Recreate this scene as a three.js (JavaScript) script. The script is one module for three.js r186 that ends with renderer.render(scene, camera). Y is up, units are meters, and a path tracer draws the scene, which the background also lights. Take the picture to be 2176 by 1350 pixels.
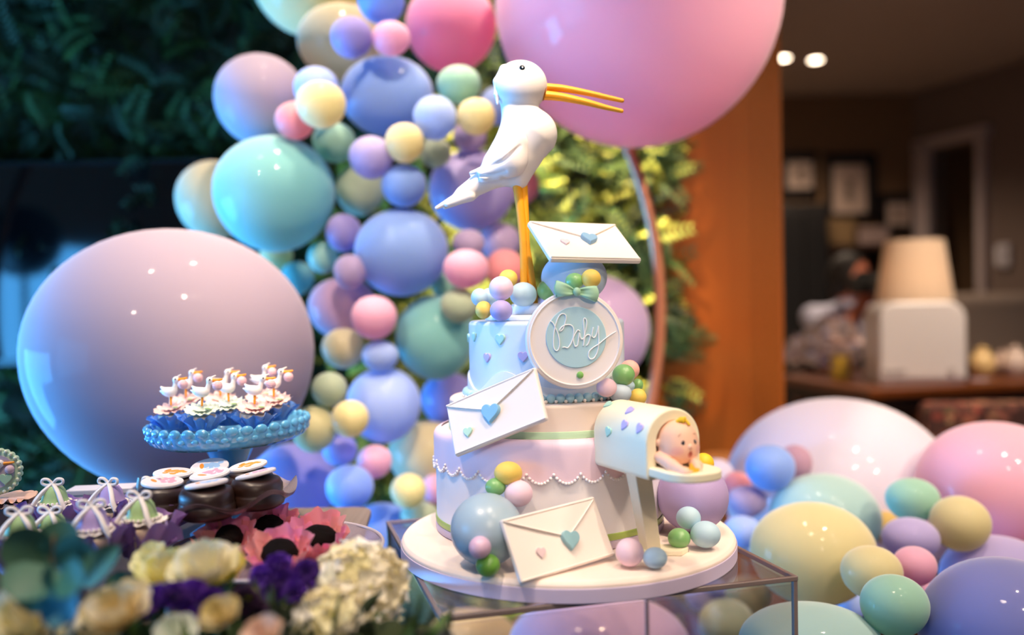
import * as THREE from 'three';
import { mergeGeometries, mergeVertices } from 'three/addons/utils/BufferGeometryUtils.js';
import { RoundedBoxGeometry } from 'three/addons/geometries/RoundedBoxGeometry.js';
import { MarchingCubes } from 'three/addons/objects/MarchingCubes.js';
import { RectAreaLightUniformsLib } from 'three/addons/lights/RectAreaLightUniformsLib.js';

// ------------------------------------------------------------------ camera, sky, exposure
const W = 2176, H = 1350, F = 1850, EYE = 1.15;
const V = (x, y, z) => new THREE.Vector3(x, y, z), RAD = Math.PI / 180;
const scene = new THREE.Scene();
scene.background = new THREE.Color(0.02, 0.08, 0.25);            // dusk outside the glass doors
const camera = new THREE.PerspectiveCamera(2 * Math.atan(H / 2 / F) / RAD, W / H, 0.02, 60);
camera.position.set(0, EYE, 0);
camera.rotation.order = 'YXZ';
camera.rotation.set(-0.9 * RAD, 0, -1 * RAD);
camera.focus = 1.03; camera.userData.fStop = 1.45;
camera.updateMatrixWorld();
const renderer = new THREE.WebGLRenderer();
renderer.toneMapping = THREE.LinearToneMapping;
renderer.toneMappingExposure = 1.0;
renderer.shadowMap.enabled = true;
RectAreaLightUniformsLib.init();
const WARM = [1, 0.77, 0.56], BLUE = [0.08, 0.43, 1.0];
// [x, z, targetX, targetY, targetZ, half angle, intensity, size, label]
const UNSEEN_LAMPS = [  // all out of view, aimed and dimmed for what each one lights
  [0.25, -0.55, 0.08, 0.92, -1.08, 0.42, 4, 5, 'unseen ceiling spotlight shining down on the cake'],
  [0.62, 1.75, 0.07, 1.02, -1.08, 0.165, 13.5, 5, 'unseen ceiling spotlight behind the camera aimed at the cake'],
  [0.05, -0.40, -0.27, 0.95, -1.74, 0.34, 16, 1.5, 'unseen ceiling spotlight placed to light the balloon garland from the front'],
  [0.30, -1.45, 0.26, 1.75, -1.72, 0.55, 7, 1.5, 'unseen ceiling spotlight placed to light the giant pink balloon through its top'],
  [-0.30, -1.48, -0.34, 1.0, -1.85, 0.58, 7, 1.5, 'unseen ceiling spotlight placed to light the balloon garland from above'],
  [-0.75, -1.05, -0.62, 1.0, -1.45, 0.50, 3.2, 1.5, 'unseen ceiling spotlight placed to light the giant lilac balloon from above'],
  [0.95, -0.95, 0.75, 0.8, -1.6, 0.60, 6.5, 1.5, 'unseen ceiling spotlight placed to light the floor balloons from above'],
  [1.35, -0.45, 0.80, 0.8, -1.6, 0.55, 6, 1.2, 'unseen ceiling spotlight over the right side, lighting the floor balloons'],
  [0.80, 0.05, 0.70, 0.85, -1.4, 0.50, 6, 1.2, 'unseen ceiling spotlight above the camera position, lighting the right balloons'],
  [1.70, 0.35, 0.72, 1.25, -1.75, 0.33, 17, 1.2, 'rearmost unseen ceiling spotlight on the right, lighting the right balloons'],
  [0.15, -1.98, 0.13, 1.45, -2.48, 0.36, 60, 1.5, 'unseen ceiling spotlight washing the bright part of the plant wall'],
  [0.57, -1.65, 0.57, 0.9, -2.42, 0.55, 2.5, 1.5, 'unseen ceiling spotlight washing the wooden wall panel'],
  [-1.0, 0.55, -0.30, 1.15, -1.72, 0.20, 9, 1.2, 'rearmost unseen ceiling spotlight aimed at the garland'],
  [-0.50, -0.42, -0.30, 0.90, -0.74, 0.36, 7.5, 3, 'unseen ceiling spotlight placed to light the sweet table and flowers'],
  [0.60, 2.45, 0.50, 0.6, 3.55, 0.95, 15, 2, 'added fill spotlight washing the unseen wall behind the camera'],  // added fill: throws soft light forward off the rear wall
  [1.90, -2.3, 1.75, 0.9, -3.4, 0.75, 16, 1.2, 'unseen ceiling spotlight placed to light the wooden side table'],
];

// ------------------------------------------------------------------ helpers
const CAMQ = camera.quaternion.clone();
const P = (x, y, d) => V((x - W / 2) / F * d, -(y - H / 2) / F * d, -d).applyMatrix4(camera.matrixWorld);
let seed = 7;
const rnd = () => { seed = (seed + 0x6d2b79f5) | 0; let t = Math.imul(seed ^ (seed >>> 15), 1 | seed); t = (t + Math.imul(t ^ (t >>> 7), 61 | t)) ^ t; return ((t ^ (t >>> 14)) >>> 0) / 4294967296; };
const rr = (a, b) => a + (b - a) * rnd();
const lerp = (a, b, t) => a + (b - a) * t, clamp = (x, a, b) => Math.max(a, Math.min(b, x));
const used = {};
function numbered(n) { const k = used[n] = (used[n] ?? -1) + 1; return k ? n + '_' + String(k).padStart(3, '0') : n; }
function tag(o, label, category, group, kind) { if (label) o.userData.label = label; if (category) o.userData.category = category; if (group) o.userData.group = group; if (kind) o.userData.kind = kind; return o; }
function thing(name, label, category, pos, group) { const o = new THREE.Group(); o.name = numbered(name); scene.add(o); if (pos) o.position.copy(pos); return tag(o, label, category, group); }
function mesh(name, geo, mat, parent, pos, rot) {
  const o = new THREE.Mesh(geo, mat); o.name = parent && parent !== scene ? name : numbered(name); (parent || scene).add(o);
  if (pos) o.position.copy(pos); if (rot) o.rotation.set(...rot); return o;
}
const struct = (name, geo, mat, pos, rot) => tag(mesh(name, geo, mat, scene, pos, rot), null, null, null, 'structure');
const M = (color, roughness = 0.6, more = {}) => new THREE.MeshPhysicalMaterial({ color, roughness, ...more });
const box = (w, h, d, r = 0) => r ? new RoundedBoxGeometry(w, h, d, 3, r) : new THREE.BoxGeometry(w, h, d);
const moved = (g, x, y, z) => g.clone().translate(x, y, z);
const merge = (list) => mergeGeometries(list.map((g) => { const n = g.index ? g.toNonIndexed() : g.clone(); for (const k of Object.keys(n.attributes)) if (!['position', 'normal', 'uv'].includes(k)) n.deleteAttribute(k); return n; }));
function lathe(pts, n = 64) {                                             // turned profile; corners get a pair of close points so that they stay crisp
  const v = pts.map(([x, y]) => new THREE.Vector2(x, y)), out = [v[0]];
  for (let i = 1; i < v.length - 1; i++) { const a = v[i].clone().sub(v[i - 1]), b = v[i + 1].clone().sub(v[i]), la = a.length(), lb = b.length(), e = Math.min(0.0006, la * 0.25, lb * 0.25); if (la > 1e-6 && lb > 1e-6 && Math.abs(a.angleTo(b)) > 0.55) out.push(v[i].clone().addScaledVector(a, -e / la), v[i].clone().addScaledVector(b, e / lb)); else out.push(v[i]); }
  out.push(v[v.length - 1]); return new THREE.LatheGeometry(out, n);
}
const face = (o, yaw = 0, pitch = 0, roll = 0) => { o.quaternion.copy(CAMQ).multiply(new THREE.Quaternion().setFromEuler(new THREE.Euler(pitch, yaw, roll, 'YXZ'))); return o; };
function tube(pts, r0, r1 = r0, seg = 24, rad = 8, caps = true) {          // tapered round tube through points
  const c = pts.length > 2 ? new THREE.CatmullRomCurve3(pts) : new THREE.LineCurve3(pts[0], pts[1]);
  const g = new THREE.TubeGeometry(c, seg, 1, rad, false), p = g.attributes.position;
  for (let i = 0; i <= seg; i++) { const o = c.getPointAt(i / seg), r = lerp(r0, r1, i / seg); for (let j = 0; j <= rad; j++) { const k = i * (rad + 1) + j; p.setXYZ(k, o.x + (p.getX(k) - o.x) * r, o.y + (p.getY(k) - o.y) * r, o.z + (p.getZ(k) - o.z) * r); } }
  g.computeVertexNormals();
  if (!caps) return g;
  const a = c.getPointAt(0), b = c.getPointAt(1);
  return merge([g, moved(new THREE.SphereGeometry(r0, rad, 6), a.x, a.y, a.z), moved(new THREE.SphereGeometry(r1, rad, 6), b.x, b.y, b.z)]);
}
function grid(nu, nv, f, closed = false) {                                 // surface from f(u, v) with u, v in 0..1
  const pos = [], uv = [], idx = [];
  for (let j = 0; j <= nv; j++) for (let i = 0; i <= nu; i++) { const p = f(i / nu, j / nv); pos.push(p[0], p[1], p[2]); uv.push(i / nu, j / nv); }
  for (let j = 0; j < nv; j++) for (let i = 0; i < nu; i++) { const a = j * (nu + 1) + i, b = a + 1, c = a + nu + 1, d = c + 1; idx.push(a, b, d, a, d, c); }
  const g = new THREE.BufferGeometry(); g.setAttribute('position', new THREE.Float32BufferAttribute(pos, 3)); g.setAttribute('uv', new THREE.Float32BufferAttribute(uv, 2)); g.setIndex(idx); g.computeVertexNormals();
  if (closed) { const n = g.attributes.normal; for (let j = 0; j <= nv; j++) { const a = j * (nu + 1), b = a + nu, x = n.getX(a) + n.getX(b), y = n.getY(a) + n.getY(b), z = n.getZ(a) + n.getZ(b), l = Math.hypot(x, y, z) || 1; n.setXYZ(a, x / l, y / l, z / l); n.setXYZ(b, x / l, y / l, z / l); } }
  return g;
}
// signed-distance modelling
const smin = (a, b, k) => { const h = Math.max(k - Math.abs(a - b), 0) / k; return Math.min(a, b) - h * h * k * 0.25; };
const cap = (p, a, b, ra, rb) => { const bx = b[0] - a[0], by = b[1] - a[1], bz = b[2] - a[2], px = p[0] - a[0], py = p[1] - a[1], pz = p[2] - a[2]; const h = clamp((px * bx + py * by + pz * bz) / (bx * bx + by * by + bz * bz), 0, 1); return Math.hypot(px - bx * h, py - by * h, pz - bz * h) - (ra + (rb - ra) * h); };
const ell = (p, c, r) => { const x = (p[0] - c[0]) / r[0], y = (p[1] - c[1]) / r[1], z = (p[2] - c[2]) / r[2], k0 = Math.hypot(x, y, z), k1 = Math.hypot(x / r[0], y / r[1], z / r[2]); return k1 < 1e-9 ? -Math.min(...r) : k0 * (k0 - 1) / k1; };
function sdf(f, lo, hi, cell) {
  const c = [0, 1, 2].map((i) => (lo[i] + hi[i]) / 2), half = Math.max(...[0, 1, 2].map((i) => hi[i] - lo[i])) / 2 + cell * 2, n = Math.ceil(half * 2 / cell);
  const mc = new MarchingCubes(n, new THREE.MeshBasicMaterial(), false, false, 260000); mc.isolation = 0;
  const hs = n / 2;
  for (let z = 0; z < n; z++) for (let y = 0; y < n; y++) for (let x = 0; x < n; x++) {
    const p = [c[0] + (x - hs) / hs * half, c[1] + (y - hs) / hs * half, c[2] + (z - hs) / hs * half];
    mc.field[z * n * n + y * n + x] = [0, 1, 2].some((i) => p[i] < lo[i] - cell * 3 || p[i] > hi[i] + cell * 3) ? -cell * 3 : -f(p);
  }
  mc.update();
  const pos = mc.positionArray.slice(0, mc.count * 3), nor = mc.normalArray.slice(0, mc.count * 3);
  for (let i = 0; i < pos.length; i++) pos[i] = c[i % 3] + pos[i] * half;
  let g = new THREE.BufferGeometry(); g.setAttribute('position', new THREE.BufferAttribute(pos, 3)); g.setAttribute('normal', new THREE.BufferAttribute(nor, 3));
  g.setAttribute('uv', new THREE.BufferAttribute(new Float32Array(mc.count * 2), 2));
  g = mergeVertices(g, cell * 0.02); return g;
}
// textures
function tex(size, draw, srgb = true) { const c = document.createElement('canvas'); c.width = c.height = size; draw(c.getContext('2d'), size); const t = new THREE.CanvasTexture(c); t.wrapS = t.wrapT = THREE.RepeatWrapping; t.magFilter = THREE.LinearFilter; if (srgb) t.colorSpace = THREE.SRGBColorSpace; return t; }
const noiseTex = (size, lo, hi, srgb = false) => tex(size, (x, s) => { const im = x.createImageData(s, s); for (let i = 0; i < s * s; i++) { const v = rr(lo, hi) | 0; im.data.set([v, v, v, 255], i * 4); } x.putImageData(im, 0, 0); }, srgb);
const grainBump = noiseTex(256, 90, 165);
const woodTex = (base, dark, light) => tex(512, (x, s) => { x.fillStyle = base; x.fillRect(0, 0, s, s); for (let i = 0; i < 420; i++) { x.strokeStyle = rnd() < 0.5 ? dark : light; x.globalAlpha = rr(0.04, 0.16); x.lineWidth = rr(0.6, 4); const u = rr(0, s); x.beginPath(); x.moveTo(u, 0); x.bezierCurveTo(u + rr(-6, 6), s * 0.3, u + rr(-6, 6), s * 0.7, u, s); x.stroke(); } });
function heart(size, depth) {
  const s = new THREE.Shape(); s.moveTo(0, -0.5); s.bezierCurveTo(-0.25, -0.22, -0.56, -0.02, -0.5, 0.24); s.bezierCurveTo(-0.45, 0.5, -0.12, 0.52, 0, 0.25); s.bezierCurveTo(0.12, 0.52, 0.45, 0.5, 0.5, 0.24); s.bezierCurveTo(0.56, -0.02, 0.25, -0.22, 0, -0.5);
  return new THREE.ExtrudeGeometry(s, { depth: depth / size * 0.5, bevelEnabled: true, bevelThickness: depth / size * 0.5, bevelSize: 0.06, bevelSegments: 3, curveSegments: 10 }).scale(size, size, size);
}

// ------------------------------------------------------------------ the room
const plaster = M(0xcbbdae, 0.85, { bumpMap: grainBump, bumpScale: 0.0006 }), ceilingPaint = M(0xc4b2a4, 0.9), whitePaint = M(0xb8a8a6, 0.5);
const CEIL = 2.6;
struct('floor', box(9.4, 0.1, 10.2), M(0xffffff, 0.45, { map: woodTex('#4a2f1c', '#2a1809', '#6b4629') }), V(2.0, -0.05, -1.4));
struct('ceiling', box(9.4, 0.1, 10.2), ceilingPaint, V(2.0, CEIL + 0.05, -1.4));
struct('wall_rear', box(9.4, CEIL, 0.1), plaster, V(2.0, CEIL / 2, 3.6));  // out of view, kept pale to bounce soft light forward
struct('wall_back', box(2.9, CEIL, 0.1), M(0x7c5e42, 0.85), V(1.9, CEIL / 2, -6.27));
struct('wall_back_left', box(2.95, CEIL, 0.1), M(0x4e4838, 0.95), V(-1.06, CEIL / 2, -2.62));
struct('wall_side', box(0.08, CEIL, 3.9), plaster, V(0.70, CEIL / 2, -4.36));
// left wall, out of view, two glazed openings placed for the blue side light
const WX = -2.45, WINS = [[-2.1, -0.9, 0.06, 1.12, 46], [-0.62, 0.69, 0.06, 1.50, 11]];
{ const cuts = [-2.7, ...WINS.flatMap((w) => [w[0], w[1]]), 3.6], parts = []; for (let i = 0; i < cuts.length - 1; i++) { const a = cuts[i], b = cuts[i + 1], w = WINS.find((q) => q[0] === a), c = (a + b) / 2; if (!w) parts.push(moved(box(0.1, CEIL, b - a), 0, CEIL / 2, c)); else parts.push(moved(box(0.1, CEIL - w[3], b - a), 0, (CEIL + w[3]) / 2, c), moved(box(0.1, w[2], b - a), 0, w[2] / 2, c)); }
  struct('wall_left', merge(parts), plaster, V(WX, 0, 0)); }
WINS.forEach(([z0, z1, y0, y1, glow], k) => { const w = new THREE.Group(); w.name = 'window_' + (k + 1); w.userData.kind = 'structure'; w.position.set(WX, 0, 0); scene.add(w);
  const fr = M(0x20201f, 0.4, { metalness: 0.6 }), n = 1, L = (z1 - z0) / n, hh = y1 - y0, b = 0.05;
  for (let i = 0; i < n; i++) {
    const z = z0 + L * (i + 0.5);
    mesh('window_frame', merge([moved(box(0.05, hh, b), 0, y0 + hh / 2, z - L / 2 + b / 2), moved(box(0.05, hh, b), 0, y0 + hh / 2, z + L / 2 - b / 2), moved(box(0.05, b, L), 0, y0 + b / 2, z), moved(box(0.05, b, L), 0, y1 - b / 2, z)]), fr, w);
    mesh('pane', box(0.008, hh - 0.1, L - 0.1), M(0x203050, 0.1, { emissive: new THREE.Color(...BLUE), emissiveIntensity: 0.6 }), w, V(0, y0 + hh / 2, z));
  }
  const a = new THREE.RectAreaLight(new THREE.Color(...BLUE), glow, z1 - z0, hh); a.position.set(WX + 0.06, y0 + hh / 2, (z0 + z1) / 2); a.lookAt(5, y0 + hh / 2, (z0 + z1) / 2); a.name = 'unseen_window_light'; scene.add(a); });  // out of view, sized and tinted for the blue light from the left
// right wall of the far room, with a doorway; x runs along the wall from the far corner
{ const TH = -70.7 * RAD, at = (t, y, dz = 0) => V(2.89 + 0.33 * t - 0.944 * dz, y, -6.2 + 0.944 * t + 0.33 * dz), rot = [0, TH, 0], D0 = 0.13, D1 = 0.55, DH = 2.16, L = 10.2;
  struct('wall_right', merge([moved(box(D0 + 0.3, CEIL, 0.1), (D0 - 0.3) / 2, CEIL / 2, -0.05), moved(box(D1 - D0, CEIL - DH, 0.1), (D0 + D1) / 2, (CEIL + DH) / 2, -0.05), moved(box(L - D1, CEIL, 0.1), (L + D1) / 2, CEIL / 2, -0.05)]), M(0x75635a, 0.85), at(0, 0), rot);
  const d = new THREE.Group(); d.name = 'door_1'; d.userData.kind = 'structure'; d.position.copy(at(0, 0)); d.rotation.y = TH; scene.add(d);
  mesh('door_frame', merge([moved(box(0.13, DH + 0.06, 0.05), D0 - 0.05, DH / 2 + 0.03, 0.02), moved(box(0.06, DH + 0.06, 0.05), D1 + 0.02, DH / 2 + 0.03, 0.02), moved(box(D1 - D0 + 0.2, 0.07, 0.05), (D0 + D1) / 2 - 0.02, DH + 0.05, 0.02)]), whitePaint, d);
  const X0 = D0 - 0.12, X1 = D1 + 0.5, DZ = -2.6, wm = M(0x8a7a6c, 0.85);   // unlit corridor behind the doorway, made deep so the opening stays dark
  struct('wall_corridor', merge([moved(box(0.08, CEIL, -DZ), X0, CEIL / 2, DZ / 2 - 0.1), moved(box(0.08, CEIL, -DZ), X1, CEIL / 2, DZ / 2 - 0.1), moved(box(X1 - X0 + 0.08, CEIL, 0.08), (X0 + X1) / 2, CEIL / 2, DZ - 0.1), moved(box(X1 - X0, 0.08, -DZ), (X0 + X1) / 2, CEIL - 0.04, DZ / 2 - 0.1), moved(box(X1 - X0, 0.04, -DZ), (X0 + X1) / 2, 0.02, DZ / 2 - 0.1)]), wm, at(0, 0), rot);
  const k = thing('wall_intercom', 'small white intercom on the dim wall right of the doorway', 'intercom', at(0.73, 1.40)); k.rotation.y = TH;
  mesh('housing', box(0.09, 0.15, 0.03, 0.01), M(0xcfc8cc, 0.4), k, V(0, 0, 0.016)); mesh('handset', box(0.035, 0.13, 0.025, 0.01), M(0xe4dfe2, 0.35), k, V(-0.02, 0, 0.042)); mesh('button', new THREE.CylinderGeometry(0.008, 0.008, 0.008, 16), M(0x777777), k, V(0.025, 0.02, 0.034), [Math.PI / 2, 0, 0]);
}
// orange-brown wooden wall panel beside the plant wall
{ const wt = woodTex('#843f00', '#6c3200', '#944a00'); wt.repeat.set(1, 1);
  struct('wall_wood', box(0.36, CEIL, 0.14), M(0xffffff, 0.6, { map: wt, specularIntensity: 0.5 }), V(0.572, CEIL / 2, -2.48)); }
// recessed lamps; only the far pair is in view
function downlight(x, z, tgt, ang, I, size, label, bright = 3) {
  const g = thing('ceiling_light', label, 'light', V(x, CEIL, z));
  mesh('trim_ring', lathe([[0.036, 0], [0.036, -0.006], [0.05, -0.006], [0.055, -0.002], [0.055, 0]], 32), M(0xd8d4cc, 0.4), g);
  mesh('lamp_face', new THREE.CylinderGeometry(0.035, 0.035, 0.006, 24), M(0xffffff, 0.4, { emissive: new THREE.Color(...WARM), emissiveIntensity: bright }), g, V(0, -0.004, 0));
  const s = new THREE.SpotLight(new THREE.Color(...WARM), I, 0, ang, 0.55, 2); s.name = 'downlight_lamp'; s.position.set(x, CEIL - 0.02, z); s.shadow.radius = size; s.target.position.copy(tgt); s.castShadow = true; scene.add(s, s.target);
}
for (const [x, z, tx, ty, tz, a, I, size, label] of UNSEEN_LAMPS) downlight(x, z, V(tx, ty, tz), a, I, size, label);
for (const [px, py, label] of [[1664, 122, 'left lamp of the pair glowing in the far ceiling, partly hidden by pink balloon'], [1733, 126, 'right lamp of the glowing pair in the far ceiling']]) {
  const q = P(px, py, 1), k = (CEIL - EYE) / (q.y - EYE), x = q.x * k, z = q.z * k;
  downlight(x, z, V(x, 0, z - 0.2), 1.15, 4, 1.5, label, 14);
}

// black television on the plant wall
{ const z = -2.36, a = P(-60, 346, 2.36), b = P(470, 772, 2.36), t = thing('television', 'wide black glossy television on the dark plant wall behind the giant lilac balloon', 'television', V((a.x - 0.25 + b.x) / 2, b.y, z));
  const w = b.x - a.x + 0.25, h = a.y - b.y;
  mesh('housing', box(w, h, 0.05, 0.008), M(0x0a0708, 0.3), t, V(0, h / 2, -0.01));
  mesh('screen', box(w - 0.03, h - 0.04, 0.01), M(0x050304, 0.06, { ior: 1.7 }), t, V(0, h / 2 + 0.005, 0.016)); mesh('wall_bracket', box(0.3, 0.3, 0.17), M(0x111111), t, V(0, h / 2, -0.122)); }

// unseen black globe left of the camera, placed for its dark reflection in the television
{ const L = 3.8, q = V((60 - W / 2) / F * L, EYE + (H / 2 - 510 - 16) / F * L, 0), g = thing('unseen_globe', 'unseen black globe on a stand, placed for its dark reflection in the television', 'lamp', V(q.x, 0, -2.35 + (L - 2.35))), m = M(0x080808, 0.35);
  mesh('globe', new THREE.SphereGeometry(0.155, 32, 24), m, g, V(0, q.y, 0)); mesh('pole', new THREE.CylinderGeometry(0.012, 0.012, q.y, 12), m, g, V(0, q.y / 2, 0)); mesh('base', new THREE.CylinderGeometry(0.14, 0.15, 0.02, 32), m, g, V(0, 0.01, 0)); }
// vertical garden
{ const leaflet = (len, w) => { const g = new THREE.BufferGeometry(); g.setAttribute('position', new THREE.Float32BufferAttribute([0, 0, 0, w, len * 0.45, 0.006, 0, len, -0.008, -w, len * 0.45, 0.006], 3)); g.setAttribute('uv', new THREE.Float32BufferAttribute([0.5, 0, 1, 0.5, 0.5, 1, 0, 0.5], 2)); g.setIndex([0, 1, 2, 0, 2, 3]); g.computeVertexNormals(); return g; };
  const frond = []; for (let i = 0; i < 9; i++) for (const s of [-1, 1]) { const l = leaflet(0.042 - Math.abs(i - 3) * 0.004, 0.0055); l.rotateZ(s * 0.95); l.translate(0, 0.012 + i * 0.014, -0.0007 * i * i); frond.push(l); }
  const fg = merge(frond), q = new THREE.Object3D();
  const sets = [['plant_foliage', 0x26330a, 'dark green fern foliage covering the plant wall at back left', 2900], ['plant_foliage', 0x3c5212, 'mid green fern sprays mixed through the plant wall', 2100], ['plant_foliage', 0xc0c452, 'yellow-green fern sprays, their lit look painted into the colour, on the plant wall', 1000]];  // yellow-green set stays at right: lamplight put into the leaf colour
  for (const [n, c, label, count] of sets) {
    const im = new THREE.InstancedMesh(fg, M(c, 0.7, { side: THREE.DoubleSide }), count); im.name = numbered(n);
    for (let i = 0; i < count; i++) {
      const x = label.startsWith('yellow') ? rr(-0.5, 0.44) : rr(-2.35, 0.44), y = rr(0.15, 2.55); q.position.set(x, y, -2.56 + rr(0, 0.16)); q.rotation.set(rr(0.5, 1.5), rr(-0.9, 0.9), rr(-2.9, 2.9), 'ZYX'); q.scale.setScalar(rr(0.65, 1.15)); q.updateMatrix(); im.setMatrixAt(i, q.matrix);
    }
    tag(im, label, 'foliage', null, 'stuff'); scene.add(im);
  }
  for (const [px, py, n, label] of [[1412, 600, 8, 'small fern sprig reaching over the wood panel beside the hoop'], [1432, 750, 16, 'larger fern sprig spreading over the wood panel low beside the hoop'], [1400, 350, 14, 'fern tuft at the top edge of the wood panel under the giant pink balloon']]) {
    const g = []; for (let i = 0; i < n; i++) { const f = fg.clone().scale(0.8, 0.8, 0.8); f.rotateX(rr(-0.5, 0.5)); f.rotateZ(rr(-2.0, 0.2)); f.translate(rr(-0.05, 0.01), rr(-0.05, 0.05), rr(-0.02, 0.03)); g.push(f); }
    tag(mesh('fern_sprig', merge(g), M(0x3d5a1c, 0.7, { transmission: 0.25, side: THREE.DoubleSide }), scene, P(px, py, 2.36)), label, 'fern');
  } }

// rose-gold hoop that carries the garland
{ const c = P(509, 662, 2.0), g = thing('backdrop_hoop', 'tall round rose-gold hoop standing behind the balloon garland', 'hoop', V(c.x, 0.03, c.z)), R = 894 * 2.0 / F;
  mesh('ring', new THREE.TorusGeometry(R, 0.0135, 16, 160), M(0xd08a68, 0.38, { metalness: 0.55 }), g, V(0, c.y - 0.03, 0));
  for (const s of [-1, 1]) mesh('foot', box(0.06, 0.03, 0.5, 0.008), M(0xd08a68, 0.38, { metalness: 0.55 }), g, V(s * 0.35, -0.015, 0)), mesh('post', new THREE.CylinderGeometry(0.012, 0.012, 0.28, 12), M(0xd08a68, 0.38, { metalness: 0.55 }), g, V(s * 0.35, 0.12, 0)); }

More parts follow.
